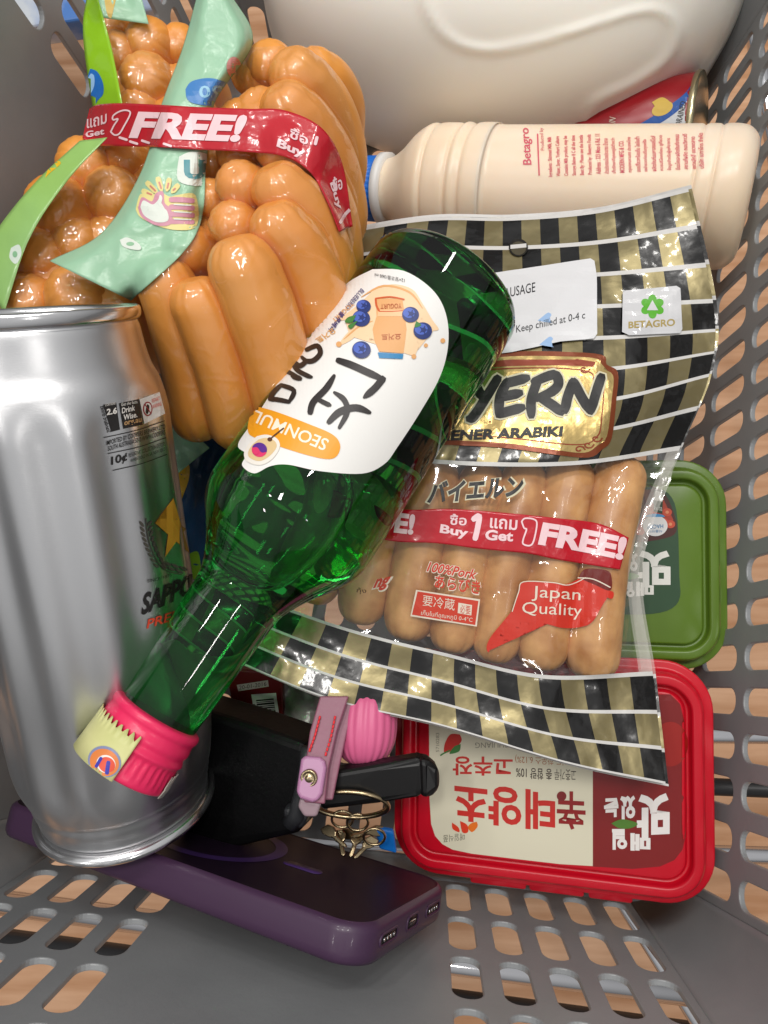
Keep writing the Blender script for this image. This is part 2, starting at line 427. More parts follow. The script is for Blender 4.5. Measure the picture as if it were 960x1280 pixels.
# ================================================================== the floor under everything, seen through the slots
vs = [V((-3, -3, -.42)), V((3, -3, -.42)), V((3, 3, -.42)), V((-3, 3, -.42))]
fl = mk('floor', vs, [(0, 1, 2, 3)], M_wood, smooth=False); tag(fl, kind='structure')
tr = thing('shopping_trolley', 'chrome trolley tubes seen through the slots of the grey basket', 'trolley', Matrix.Translation((0, 0, -.1)))
for (a, b, r_) in (((-300, 1088, 470), (1300, 1300, 470), 7.5), ((300, 912, 520), (1500, 925, 520), 6), ((300, 1050, 520), (1500, 1085, 520), 6), ((-400, 130, 560), (300, -200, 620), 9)):
    v, f = tube([P(*a), P(*b)], r_, 16); mk('chrome_tube', v, f, M_chrome, tr)
M_dark = mat('dark_plastic', '1c1c1e', .4)
v, f = tube([P(-400, 1120, 560), P(1300, 1350, 560)], 8, 16); mk('dark_rail', v, f, M_dark, tr)
v, f = tube([P(700, 975, 600), P(1500, 1010, 600)], 7, 16); mk('dark_rail', v, f, M_dark, tr)
v, f = tube([P(880, -300, 700), P(1010, 420, 620)], 7, 16); mk('chrome_tube', v, f, M_chrome, tr)
v, f = tube([P(760, 1100, 520), P(1010, 1500, 520)], 5, 16); mk('chrome_tube', v, f, M_chrome, tr)
bx = thing('storage_crate', 'pale crate with blue swirl print beyond the upper left slots', 'crate', Matrix.Translation(P(60, 60, 900)))
o = prism('crate_wall', [(-500, -300, 700), (200, -300, 700), (200, 10, 700), (-500, 110, 700)], 30, mat('crate_plastic', 'b9bfc6', .4, vary=('3b6fb5', 12, 5)), bx, 3)

# ================================================================== basket
YAW = R(-7.5)
BM = Matrix.Rotation(YAW, 4, 'Z')
bk = thing('shopping_basket', 'grey plastic shopping basket with rows of slots, holding all the groceries', 'basket', BM)
XL, XR, YN, YF, RC_, DR, TOP = -.172, .1245, -.082, .385, .011, .125, .24
PW, RH = .0182, .035
def warp(p): p.y += .05*(p.x - .06)*(YF - p.y)/(YF - YN); return p
def wallpt(side, s, h):
    g = h * DR
    if side == 'right': return warp(V((XR + g, s, h)))
    if side == 'left': return warp(V((XL - g, s, h)))
    if side == 'near': return warp(V((s, YN - g, h)))
    if side == 'far': return warp(V((s, YF + g, h)))
    return warp(V((s, h, 0.0)))
def panel(name, side, s0, s1, h0, h1, has):
    """a plate divided in cells, each with a round-ended slot where has(s, h)"""
    vs, fs = [], []; n = max(1, round((s1 - s0) / PW)); pw = (s1 - s0) / n; m = max(1, round((h1 - h0) / RH)); rh = (h1 - h0) / m
    for i in range(n):
        for j in range(m):
            cs, ch = s0 + (i+.5)*pw, h0 + (j+.5)*rh
            cor = [(cs - pw/2, ch - rh/2), (cs + pw/2, ch - rh/2), (cs + pw/2, ch + rh/2), (cs - pw/2, ch + rh/2)]
            b = len(vs); vs += [wallpt(side, *c) for c in cor]
            if not has(cs, ch): fs.append((b, b+1, b+2, b+3)); continue
            st = rrect(pw*.6*1000, rh*.82*1000, pw*.27*1000, 5)
            st = [(x*.001, y*.001) for x, y in st]; vs += [wallpt(side, cs + x, ch + y) for x, y in st]
            q = 6; idx = lambda k: b + 4 + (k % 24)
            # quadrant starts: 0 = right top arc, 6 = left top, 12 = left bottom, 18 = right bottom
            for (c0, c1, k0, k1) in ((2, 3, 3, 9), (3, 0, 9, 15), (0, 1, 15, 21), (1, 2, 21, 27)):
                fs.append((b + c0, b + c1) + tuple(idx(k) for k in range(k1 - 1, k0 - 1, -1))) if False else fs.append((b + c0, b + c1) + tuple(idx(k) for k in range(k1, k0 - 1, -1)))
    o = mk(name, vs, fs, M_gray, bk, smooth=False, world=False)
    bm = bmesh.new(); bm.from_mesh(o.data); bmesh.ops.remove_doubles(bm, verts=bm.verts, dist=1e-5); bmesh.ops.recalc_face_normals(bm, faces=bm.faces)
    c = sum((v.co for v in bm.verts), V()) / len(bm.verts); inn = V(((XL+XR)/2, (YN+YF)/2, .12)) - c if side != 'base' else V((0, 0, 1))
    bm.faces.ensure_lookup_table()
    if bm.faces[0].normal.dot(inn) < 0: bmesh.ops.reverse_faces(bm, faces=bm.faces)
    bm.to_mesh(o.data); bm.free()
    s = o.modifiers.new('t', 'SOLIDIFY'); s.thickness = .0024; s.offset = -1
    bv = o.modifiers.new('b', 'BEVEL'); bv.width = .0005; bv.segments = 2; bv.limit_method = 'ANGLE'; bv.angle_limit = R(50)
    return o
H0, H1 = .0175, .2275
near_skip = lambda s: -.090 < s < .026
panel('side_wall', 'near', XL + RC_, XR - RC_, H0, H1, lambda s, h: h < .21 and not near_skip(s))
panel('side_wall', 'right', YN + RC_, YF - RC_, H0 - .006, H1 - .006, lambda s, h: h < .21)
panel('side_wall', 'left', YN + RC_, YF - RC_, H0, H1, lambda s, h: h < .21 and (s > .24 or (s < -.035 and h > .13)))
panel('side_wall', 'far', XL + RC_, XR - RC_, H0, H1, lambda s, h: h < .21)
panel('base', 'base', XL + RC_*.6, XR - RC_*.6, YN + RC_*.6, YF - RC_*.6, lambda s, h: True)
# corners, the bent foot between base and walls, and the plain band under the rim
def ringpts(h, inset=0):
    out = []
    for (cx, cy, a0) in ((XR - RC_, YF - RC_, 0), (XL + RC_, YF - RC_, 90), (XL + RC_, YN + RC_, 180), (XR - RC_, YN + RC_, 270)):
        for k in range(13):
            a = R(a0 + 90*k/12); r_ = RC_ + h*DR - inset; out.append((warp(V((cx + r_*math.cos(a), cy + r_*math.sin(a), h))), k))
    return out
vs, fs = [], []
for lo, hi in ((H0, H1),):
    hs = [lo + (hi - lo)*i/6 for i in range(7)]
    for h in hs: vs += [p for p, k in ringpts(h)]
    for i in range(6):
        for q in range(52):
            if q % 13 != 12: a = i*52 + q; fs.append((a, a+1, a+53, a+52))
b = len(vs); prof = [(RC_*.4, 0)] + [(RC_*.4*(1 - math.sin(R(15*k))) , H0*(1 - math.cos(R(15*k)))) for k in range(1, 7)]
for ins, h in prof: vs += [p for p, k in [(V((p.x, p.y, h)), k) for p, k in ringpts(h, ins)]]
for i in range(len(prof) - 1):
    for q in range(52): a = b + i*52 + q; a2 = b + i*52 + (q+1) % 52; fs.append((a, a2, a2+52, a+52))
b = len(vs)
for ins, h in ((0, H1), (0, .232), (-.002, .236), (-.012, .238), (-.016, .234), (-.016, .222)): vs += [V((p.x, p.y, h)) for p, k in ringpts(h, ins)]
for i in range(5):
    for q in range(52): a = b + i*52 + q; a2 = b + i*52 + (q+1) % 52; fs.append((a, a2, a2+52, a+52))
o = mk('corner_shell', vs, fs, M_gray, bk, world=False)
s = o.modifiers.new('t', 'SOLIDIFY'); s.thickness = .0024; s.offset = 1

# ================================================================== milk jug
C0 = P(624, -38, 432)
jg = thing('milk_jug', 'big white plastic jug of milk lying at the top, with a moulded ridge', 'jug', Matrix.Translation(C0))
ridge = [V(p) for p in ((528, -20), (537, 15), (556, 43), (585, 59), (620, 62), (660, 55), (720, 38), (790, 16), (822, 14), (843, 30), (842, 55), (825, 80), (790, 104), (752, 122), (735, 140), (734, 168))]
rc = crom(ridge, 8)
vs, fs = [], []; NU, NV = 260, 180
def spow(x, e): return math.copysign(abs(x) ** e, x)
Rj = RC @ Matrix.Rotation(R(-2), 3, 'Z') @ Matrix.Rotation(R(-12), 3, 'X')
for j in range(NV + 1):
    ph = -math.pi/2 + math.pi*j/NV
    for i in range(NU):
        a = 2*math.pi*i/NU
        x = 142*spow(math.cos(ph), .62)*spow(math.cos(a), .80); y = 106*spow(math.cos(ph), .62)*spow(math.sin(a), .85); z = 80*spow(math.sin(ph), .75)
        n = V((x/142**2, y/106**2, z/80**2)).normalized()
        p = C0 + Rj @ (V((x, y, z))*.001)
        if z > -5:
            px, py, dd = unproj(p); 
            if 500 < px < 880 and -60 < py < 200:
                dm = min((V((px, py)) - q).length for q in rc)
                p += (Rj @ n) * (.0016*math.exp(-(dm/7)**2) )
        vs.append(p)
for j in range(NV):
    for i in range(NU): a, b = j*NU + i, j*NU + (i+1) % NU; fs.append((a, b, b+NU, a+NU))
mk('jug_body', vs, fs, M_hdpe, jg)
# cap and neck at the hidden left end
A = P(380, -60, 450); Bq = P(330, -75, 460)
# ================================================================== yoghurt drink bottle
a, b = P(936, 250, 350), P(456, 236, 423)
YM = frame(a, b, roll=V((0, 0, 1)))
yb = thing('drink_bottle', 'translucent cream drink bottle with red print and blue cap lying on its side', 'bottle', YM)
Ly = (b - a).length*1000
prof = [(0, 20), (1, 27), (5, 31.5), (10, 33), (16, 33), (17.5, 32.2), (19, 33), (24, 33), (25.5, 32.2), (27, 33), (32, 33), (Ly*.30, 33), (Ly*.60, 33), (Ly*.615, 34), (Ly*.64, 34.2), (Ly*.665, 34), (Ly*.675, 32.8), (Ly*.69, 34.2), (Ly*.70, 34.2), (Ly*.71, 32.8), (Ly*.72, 34), (Ly*.765, 34), (Ly*.775, 32.8), (Ly*.785, 34), (Ly*.80, 33.2), (Ly*.83, 29.5), (Ly*.87, 22), (Ly*.905, 17.5), (Ly*.925, 16.5)]
v, f = lathe(smoothprof(prof, 3), 96)
yo = mk('bottle_body', v, f, M_yog, yb, world=False, local=YM)
v, f = lathe([(Ly*.922, 15), (Ly*.922, 19.5), (Ly*.945, 19.5), (Ly*.946, 15)], 48); mk('neck_ring', v, f, M_white, yb, world=False, local=YM)
v, f = lathe([(Ly*.947, 14), (Ly*.947, 17.5), (Ly*.99, 17.3), (Ly*1.0, 16), (Ly*1.0, 14)], 120, mod=lambda z, a, r: .35*math.cos(40*a) if r > 17 else 0)
mk('bottle_cap', v, f, M_blue, yb, world=False, local=YM)
pr = Print([yo], yb, step=8)
RI = ink('cf5566', .5)
pr.text('Betagro', (668, 206), (664, 160), (-14, 0), RI, off=.015, lay=1)
pr.stroke([(674, 219), (673, 195), (672, 168)], 1.8, RI)
pr.text('Produced by', (682, 188), (680, 160), (-6, 0), RI, lay=1)
lines = ['Ingredients : Skimmed Milk, Milk', 'Water, Sugar, Yoghurt Culture', 'Contains Milk product, may be', 'Storage Below 8 C all the time', 'Best By : Please see the bottle', 'Produced by : Betagro Foods', 'Address : 323 Moo 6 Rd. 11', 'ส่วนประกอบโดยประมาณ น้ำตาล', 'เก็บรักษาที่อุณหภูมิต่ำกว่า', 'MODERN MFG & CO.', 'กรุงเทพมหานคร ประเทศไทย', 'นมเปรี้ยวพร้อมดื่ม ไขมันต่ำ', 'เขย่าขวดก่อนดื่มทุกครั้ง', 'ผลิตภัณฑ์นมพาสเจอร์ไรส์', 'ควรบริโภคก่อน ดูที่ขวด', 'ข้อมูลสำหรับผู้แพ้อาหาร', 'มีนมโคและผลิตภัณฑ์จากนม', 'สถานที่ผลิต ถนนวิภาวดี', 'เขตหลักสี่ แขวงตลาด', 'บริษัท เบทาโกร จำกัด']
for i, t in enumerate(lines):
    x = 692 + i*9.9; ln = 50 if i < 7 else (44 if i % 3 else 40)
    pr.text(t, (x, 221 - i*.55), (x - 1.5, 221 - i*.55 - ln), (-6.4, 0), RI, lay=1, off=.018)
pr.build('printed_text')

# ================================================================== fish can
a, b = P(874, 165, 408), P(770, 178, 430)
FM = frame(a, b); fc = thing('fish_can', 'red tin can with a blue fish, wedged behind the drink bottle', 'can', FM)
v, f = lathe([(0, 25), (-.5, 30.5), (1.5, 31.2), (3.2, 30.2)], 64, cap1=False); mk('can_rim', v, f, mat('gold_rim', (.55, .48, .3, 1), .25, metal=1), fc, world=False, local=FM)
v, f = lathe([(2.5, 29), (3.5, 30), (50, 30), (80, 30), (82, 29)], 64); fo = mk('can_body', v, f, mat('red_lacquer', '8e0f1a', .3), fc, world=False, local=FM)
pr = Print([fo], fc, step=8)
pr.blob([(866, 102), (862, 116), (845, 134), (815, 152), (775, 174), (790, 182), (845, 175), (858, 160), (868, 130)], ink('c4c8cc', .3), 1)
pr.blob([(866, 100), (858, 115), (835, 133), (805, 152), (760, 176), (775, 178), (815, 160), (848, 138), (866, 114)], ink('1d4f9a', .3), 2)
pr.ell(828, 136, 14, 8, ink('c8a94a', .4), 3, rot=-25); pr.blob([(815, 128), (828, 122), (838, 130), (826, 140)], ink('c8a94a', .4), 4)
pr.text('DRAINED', (851, 158), (858, 128), (-7, -2), ink('111111'), lay=5)
pr.text("SARDINES IN", (765, 190), (770, 148), (-8, -2), ink('d8c8b8'), lay=5)
pr.build('printed_label')
# ================================================================== beer can
a, b = P(42, 388, 226), P(159, 1001, 286)
L = (b - a).length*1000
CM = frame(b, a, roll=RC @ V((1, 0, 0)))
bc = thing('beer_can', 'tall silver beer can with star emblem and small print, lying in the basket', 'can', CM)
def fl(z, a, r):
    wgt = max(0, min(1, (z - 18)/14)) * max(0, min(1, (L - 24 - z)/10))
    return 1.7*wgt*abs(math.cos(6.5*a + .3))**2 - .9*wgt
CS = .95
prof = [(3.2, 31), (4.5, 33.2), (8, 33.8), (12, 34.8), (15, 35.0), (18, 36.2), (24, 37.6), (32, 38), (45, 38), (65, 38), (L*.5, 38), (L - 65, 38), (L - 45, 38), (L - 32, 38), (L - 24, 37), (L - 18, 34.6), (L - 12, 33.4), (L - 6, 32.6), (L - 3.5, 31.6)]
prof = [(z, r*CS) for z, r in prof]; v, f = lathe(smoothprof(prof, 5), 256, mod=fl); co = mk('can_body', v, f, M_alu, bc, world=False, local=CM)
v, f = lathe(smoothprof([(z, r*CS) for z, r in [(3.6, 32), (3.4, 34.6), (1.6, 36.2), (0, 35.6), (-.6, 34), (.6, 32), (5, 31)]], 4), 96, cap0=False); mk('can_rim', v, f, M_rim, bc, world=False, local=CM)
v, f = lathe(smoothprof([(z, r*CS) for z, r in [(L - 5, 31), (L - 3.6, 33.2), (L - 1.5, 33.8), (L, 33.4), (L + .3, 32), (L - 1, 30.5), (L - 4, 30)]], 4), 96, cap0=False); mk('can_rim', v, f, M_rim, bc, world=False, local=CM)
v, f = lathe([(L - 5, 31), (L - 5.2, 30)], 96, cap0=False); mk('can_top', v, f, M_rim, bc, world=False, local=CM)
pr = Print([co], bc, step=8, wrap=255); K = ink('1b1817', .45); Wk = ink('cfcac4', .4); G2 = ink('45413a', .4)
pr.text('Standard drinks', (134, 541), (125, 508), (5, -1), K, off=.01, lay=1)
pr.poly([(129, 506), (145, 503), (150, 537), (139, 540)], K, 1)
pr.poly([(129, 506), (145, 503), (146, 508), (130, 511)], K, 2)
pr.text('CONTAINS', (131, 508), (144, 505.5), (0, -3), Wk, lay=4)
pr.text('2.6', (133, 519), (146, 517), (0, -8), Wk, off=.03, lay=4)
pr.poly([(149, 504), (173, 499), (178, 531), (154, 536)], K, 1)
pr.text('Get the facts', (151, 508), (171, 504), (0, -4), Wk, lay=4)
pr.text('Drink', (152, 517), (168, 513), (0, -7), Wk, off=.02, lay=4); pr.text('Wise.', (154, 525.5), (171, 521.5), (0, -7), Wk, off=.02, lay=4)
pr.text('org.au', (155, 534), (176, 529.5), (0, -7), ink('b08a5e'), off=.02, lay=4)
pr.poly([(174, 499), (199, 490), (206, 517), (180, 530)], Wk, 1)
pr.ell(184, 511, 6, 9, ink('8a1520'), 3); pr.ell(184, 511, 4.6, 7.4, Wk, 4); pr.blob([(183, 505), (186, 508), (184, 517), (181, 515)], K, 5); pr.stroke([(180, 505), (188, 517)], 1.2, ink('8a1520'), 6)
pr.text('PREGNANCY', (189, 504), (199, 500), (0, -5), ink('c8392f'), lay=4); pr.text('WARNING', (190, 511), (201, 507), (0, -5), ink('c8392f'), lay=4)
pr.stroke([(130, 547), (170, 538), (205, 526)], .9, K)
pr.text('IMPORTED BY COOPERS BREWERY LTD', (133, 557), (206, 536), (0, -6), K, lay=2, off=.01)
pr.text('SOUTH AUSTRALIA 5010 WWW.COOPERS', (135, 564), (206, 543), (0, -6), K, lay=2, off=.01)
pr.stroke([(135, 567), (172, 559), (207, 547)], .9, K)
pr.text('10¢', (139, 584), (159, 578), (0, -13), K, off=.025, lay=2)
pr.text('REFUND AT COLLECTION DEPOTS', (161, 572), (206, 557), (0, -5), K, lay=2); pr.text('WHEN SOLD IN SA, NSW, QLD', (163, 579), (206, 564), (0, -5), K, lay=2)
pr.stroke([(141, 588), (175, 580), (208, 568)], .9, K)
GS = mat('gold_star_ink', 'b8862a', .4, metal=.2); cx, cy = 219, 662
pr.poly([(cx + (30 if k % 2 == 0 else 11.5)*math.cos(R(-96 + 36*k))*.88, cy + (40 if k % 2 == 0 else 15)*math.sin(R(-96 + 36*k))) for k in range(10)], GS, 1)
for k in range(9):                                        # ear of barley
    t = k/8; x, y = 182 + 4*t + 14*t*t, 655 + 52*t
    pr.ell(x - 5, y, 1.7, 4.2, G2, 2, rot=-35 - 20*t); pr.ell(x + 5, y - 1, 1.7, 4.2, G2, 2, rot=35 - 60*t)
pr.stroke([(182, 648), (187, 680), (203, 710), (226, 718)], 1.2, G2)
for k in range(6): pr.ell(204 + 5*k, 708 + 1.5*k - (k % 2)*5, 2, 5, G2, 3, rot=-60)
pr.text('SINCE 1876', (184, 728), (214, 720), (0, -4), K, lay=3, bend=-.3)
pr.text('SAPPORO', (176, 770), (272, 728), (4, -28), K, off=.035, lay=3)
pr.text('PREMIUM', (183, 786), (258, 762), (2, -12), ink('c4432a', .4), off=.02, lay=3)
pr.build('printed_text')

# ================================================================== soju bottle
a, b = P(561, 356, 281), P(150, 965, 233)
L = (b - a).length*1000
SM = frame(a, b, roll=RC @ V((0, 0, 1)))
sb = thing('soju_bottle', 'green glass liquor bottle with white blueberry yogurt label and pink cap', 'bottle', SM)
k = L/214
prof = [(2.5, 0.01), (1.2, 14), (0, 25), (1.5, 29.5), (5, 31.2), (10, 31.7), (60*k, 31.8), (108*k, 32), (117*k, 31.4), (124*k, 28.5), (133*k, 22.0), (141*k, 17.6), (147*k, 15.8), (160*k, 15), (180*k, 14), (196*k, 13.4), (200*k, 13)]
v, f = lathe(smoothprof(prof, 5), 128, mod=lambda z, a, r: noise.noise(V((math.cos(a)*2, math.sin(a)*2, z*.03)))*.18 if r > 12 else 0); so = mk('bottle_glass', v, f, M_glass, sb, world=False, local=SM)
# air above the drink, inside the shoulder
bp = P(352, 640, 252); v, f = lathe(smoothprof([(-26, .01), (-25, 7), (-18, 13), (0, 17), (16, 15), (24, 9), (27, .01)], 5), 48)
BMx = frame(bp, bp + (P(445, 545, 255) - P(345, 690, 250)), roll=RC @ V((0, 0, 1))) @ Matrix.Diagonal((.62, 1, 1, 1))
bb = mk('air_pocket', [BMx @ p for p in v], f, M_bubble, so)
cp = [(192*k, 13.6), (192.6*k, 15.6), (194.5*k, 15.9), (196*k, 15.3), (199*k, 15.8), (201*k, 15.2), (203*k, 16), (205*k, 15), (211*k, 15.8), (213*k, 15.4), (213.6*k, 13)]
v, f = lathe(smoothprof(cp, 3), 120, mod=lambda z, a, r: .35*math.cos(36*a) if 205*k < z < 211*k else 0); cpo = mk('bottle_cap', v, f, M_pinkcap, sb, world=False, local=SM)
# toothed paper seal round the cap end
def seal(name, a0, a1, m, r0=16.3, r1=17.8, z0=200, z1=213.4):
    vs, fs = [], []; n = int((a1 - a0)/4)
    for i in range(n*2 + 1):
        aa = R(a0 + (a1 - a0)*i/(n*2)); tooth = (1.5 if i % 4 < 2 else 0) + noise.noise(V((i*.7, 0, 0)))*1.0
        for (z, r_) in ((z0*k - tooth, r0 + .3), (z0*k + 3, r0 + .3), ((z0+z1)/2*k, r0 + .5), (z1*k, r1 - .8)):
            vs.append(SM @ V((r_*math.cos(aa)*.001, r_*math.sin(aa)*.001, z*.001)))
    for i in range(n*2):
        for j in range(3): q = i*4 + j; fs.append((q, q+1, q+5, q+4))
    o = mk(name, vs, fs, m, sb); s = o.modifiers.new('t', 'SOLIDIFY'); s.thickness = .0003; return o
Lx = SM.inverted() @ P(118, 935, 225); ca = math.degrees(math.atan2(Lx.y, Lx.x))
s1 = seal('paper_seal', ca - 52, ca + 42, mat('yellow_seal_paper', 'b9bd76', .45, vary=('d8d49a', 60, 2)))
s1['label'] = 'yellow toothed paper seal'
Rx = SM.inverted() @ P(236, 985, 237); cb = math.degrees(math.atan2(Rx.y, Rx.x))
seal('paper_seal', cb - 35, cb + 25, mat('silver_seal_paper', 'a8a49c', .4), r0=15.7, r1=16.6, z0=207)['label'] = 'silver toothed paper seal'
pr = Print([s1], s1, step=4, base=.45)
pr.ell(131, 952, 21, 19, ink('7f86a8'), 1, rot=30); pr.ell(131, 953, 18.5, 16.5, ink('d87c3c'), 2, rot=30); pr.ell(133, 955, 12, 11, ink('e8e0d8'), 3, rot=30); pr.ell(134, 956, 10.5, 9.5, ink('d8492c'), 4, rot=30)
pr.stroke([(121, 958), (127, 948)], 4, ink('2a2aa0'), 5); pr.stroke([(134, 966), (136, 953)], 5, ink('2a2aa0'), 5)
pr.build('printed_emblem')
# label
lab = Print([so], sb, step=5, base=.3, wrap=262)
W1 = M_paper
lab.blob([(466, 337), (505, 339), (540, 362), (557, 392), (560, 430), (550, 470), (525, 515), (497, 558), (480, 580), (452, 592), (400, 589), (360, 581), (338, 583), (318, 592), (303, 582), (308, 568), (298, 556), (318, 525), (360, 460), (400, 400), (430, 358)], W1, 0, n=6)
lb = lab.build('paper_label')
for vv in (): pass
lt = Print([so], lb, step=6, base=.42); KB = ink('231d1c', .4); OR = ink('e79a1c', .4); NV_ = ink('2b2a72', .4)
# banner
lt.blob([(319, 508), (345, 515), (385, 530), (415, 543), (425, 556), (421, 570), (408, 574), (380, 568), (345, 557), (320, 548), (311, 541), (312, 525)], OR, 1, n=6)
lt.text('SEONMUL', (414, 565), (320, 515), (6, -13) if False else (9, -15), ink('f0e6d2', .4), off=.012, lay=2) if False else lt.text('SEONMUL', (412, 550), (321, 513), (-7, 14), ink('f0e6d2', .4), off=.012, lay=2)
# tag charm
lt.blob([(322, 546), (334, 544), (347, 549), (350, 560), (340, 575), (325, 582), (309, 577), (306, 566), (313, 554)], ink('e6e0d6'), 3)
lt.blob([(324, 550), (334, 548), (344, 552), (346, 560), (337, 571), (325, 577), (313, 573), (311, 566), (316, 557)], ink('d9bd8c'), 4)
lt.ell(325, 563, 9.5, 9, ink('5a2a8a'), 5); lt.ell(325, 563, 9.4, 9, ink('d8386a'), 6, rot=20, a0=0, a1=180)
lt.ell(329.5, 562, 4.6, 4.6, ink('5a2a8a'), 7); lt.ell(320.5, 564.5, 4.6, 4.6, ink('d8386a'), 8)
lt.ell(338, 550, 3, 2.6, ink('5a3520'), 6); lt.stroke([(338, 550), (346, 543), (355, 536)], 1.6, ink('5a3520'), 6)
# big brush letters
def br(pts, wd=7, tp=(.8, .6)): lt.stroke(pts, wd, KB, 3, taper=tp)
# upper syllable (선) turned with the bottle
br([(423, 451), (440, 457), (460, 466), (478, 474)], 9); br([(478, 474), (468, 486), (455, 497)], 9, (1, .4))
br([(418, 470), (408, 486), (392, 503), (388, 516)], 8, (.5, .9)); br([(398, 500), (408, 505), (413, 507)], 6)
br([(418, 491), (430, 500), (434, 515), (424, 535)], 7, (.5, .6)); br([(462, 516), (445, 510), (425, 515), (411, 528)], 9, (.5, .7))
# lower syllable (물)
br([(384, 438), (397, 433), (401, 442), (393, 451), (384, 452), (378, 447)], 6.5); br([(384, 452), (376, 458), (370, 455), (366, 452)], 6.5)
br([(366, 452), (372, 463), (384, 470), (390, 472)], 6.0); br([(376, 474), (360, 465), (352, 462)], 5.5); br([(376, 474), (366, 471)], 7)
br([(352, 482), (368, 489), (362, 503)], 6); br([(362, 503), (346, 500), (338, 500)], 6); br([(338, 500), (344, 490), (352, 482)], 6)
# yoghurt cup, splash, berries
PE = ink('e9c8a0', .45); PD = ink('dba36a', .45); BL = ink('26356f', .4); BL2 = ink('4a63b8', .4); GRN = ink('3f7a3a', .4)
lt.blob([(466, 364), (490, 356), (515, 362), (528, 380), (540, 400), (548, 412), (536, 412), (527, 398), (519, 412), (522, 435), (515, 447), (511, 425), (500, 420), (470, 405), (455, 410), (440, 425), (424, 432), (436, 415), (455, 398), (462, 385), (440, 398), (425, 400), (450, 380)], PE, 1)
lt.stroke([(452, 372), (480, 358), (512, 366), (528, 386)], 2.5, PD, 2, taper=(.3, .3)); lt.stroke([(430, 425), (450, 408), (466, 402)], 2.2, PD, 2, taper=(.3, .3))
lt.poly([(470, 374), (503, 374), (506, 396), (508, 412), (506, 428), (504, 442), (474, 440), (468, 426), (466, 412), (471, 396)], PD, 3)
lt.poly([(473, 388), (503, 388), (505, 396), (472, 396)], ink('eab98a'), 4); lt.poly([(472, 441), (504, 443), (503, 449), (474, 448)], ink('2a7cae'), 4)
lt.stroke([(470, 374), (488, 372), (505, 375)], 2, ink('c85a2a'), 5); lt.stroke([(470, 375), (471, 383), (474, 389)], 2.5, ink('c85a2a'), 5); lt.stroke([(474, 390), (490, 390), (503, 389)], 1.2, ink('c85a2a'), 5)
lt.text('YOGURT', (502, 380), (476, 381), (0, 6), ink('b0552a'), off=.01, lay=6); lt.text('요거트', (501, 417), (477, 418), (0, 8), ink('b0552a'), off=.01, lay=6)
for (x, y, r_) in ((452, 399, 11), (455, 384, 9), (452, 438, 11.5), (513, 394, 10.5), (528, 414, 11.5)):
    lt.ell(x, y, r_, r_*.92, BL, 7); lt.ell(x - 2, y - 2, r_*.7, r_*.6, BL2, 8); lt.ell(x + 1, y - 1, r_*.28, r_*.25, BL, 9)
    for q in range(5): lt.stroke([(x+1, y-1), (x + 1 + r_*.5*math.cos(q*1.257), y - 1 + r_*.5*math.sin(q*1.257))], 1.5, BL, 9, taper=(1, .2))
for pts in ([(446, 395), (436, 398), (432, 404), (441, 404)], [(448, 402), (440, 412), (436, 408)], [(520, 402), (518, 410), (526, 407)]): lt.blob(pts, GRN, 10)
for (x, y, r_) in ((424, 431, 3.5), (532, 432, 2.5), (553, 426, 3), (517, 446, 3)): lt.ell(x, y, r_, r_, PD, 3)
lt.text('12×알코올/360 ml', (506, 349), (469, 342), (0, 5), KB, lay=3)
lt.text('BLUEBERRY', (452, 361), (431, 385), (4, 4), NV_, lay=3); lt.text('YOGURT', (440, 378), (415, 400), (4, 4), PD, off=.01, lay=3)
lt.text('블루베리', (427, 389), (411, 412), (5, 5), NV_, off=.02, lay=3); lt.text('요거트', (416, 410), (394, 424), (6, 6), ink('dca04a'), off=.01, lay=3)
lt.build('printed_label')

# ================================================================== tubs
def tub(name, label, M, w_, h_, ml, mb, dep=56):
    t = thing(name, label, 'tub', M)
    v, f = rrloft(w_, h_, 22, [(1, -11), (0, -10.2), (0, -8.6), (.6, -8), (3.6, -8), (4.5, -7.2), (5.1, -1.4), (6.2, 0), (9.4, 0), (10.2, -.8), (10.8, -4), (12.2, -4.4), (12.9, -2), (13.6, -1.4), (30, -1.4)], n=10, cap0=False)
    lo = mk('lid', v, f, ml, t, world=False, local=M)
    bv = lo.modifiers.new('b', 'BEVEL'); bv.width = .0004; bv.segments = 2; bv.limit_method = 'ANGLE'; bv.angle_limit = R(25)
    v, f = rrloft(w_ - 6, h_ - 6, 20, [(5, -dep), (3.2, -dep + 1), (2.6, -dep + 4), (0, -10)], n=10); mk('tub_body', v, f, mb, t, world=False, local=M)
    return t, lo
def camM(Rm, t):
    M = (RC @ Matrix(Rm)).to_4x4(); M.translation = CAM + RC @ (V(t)*.001); return M
RT = [[.967, .0151, -.2543], [.0008, .998, .0625], [.2547, -.0606, .9651]]
rt, rlid = tub('gochujang_tub', 'tub of chilli paste with bright red lid, lower right under the checked pack', camM(RT, (73.4*.935, -119.8*.935, -327.7*.935)) @ Matrix.Scale(.935, 4), 145, 107, M_red, M_redtub)
for (x0, x1) in ((-26, 0), (1.5, 26), (28, 47)):
    v, f = rrloft(x1 - x0, 7, 1.2, [(.4, -11.6), (0, -11), (0, -8.8), (.4, -8.2)], 3)
    T = MW[rt] @ Matrix.Translation((((x0+x1)/2 - 9)*.001, -.0520, 0)); mk('hinge_tab', v, f, M_red, rt, world=False, local=T)
lp = Print([rlid], rlid, step=12, base=.15); RR = ink('c22a22', .35); WH = ink('e6e0dc', .35); CR = M_cream
def quadblend(pts): return pts
lp.poly([(536, 868), (741, 868), (741, 1082.5), (700, 1080), (640, 1073), (590, 1067), (566, 1062), (553, 1055), (544, 1045), (539, 1030), (537, 1000)], CR, 1)
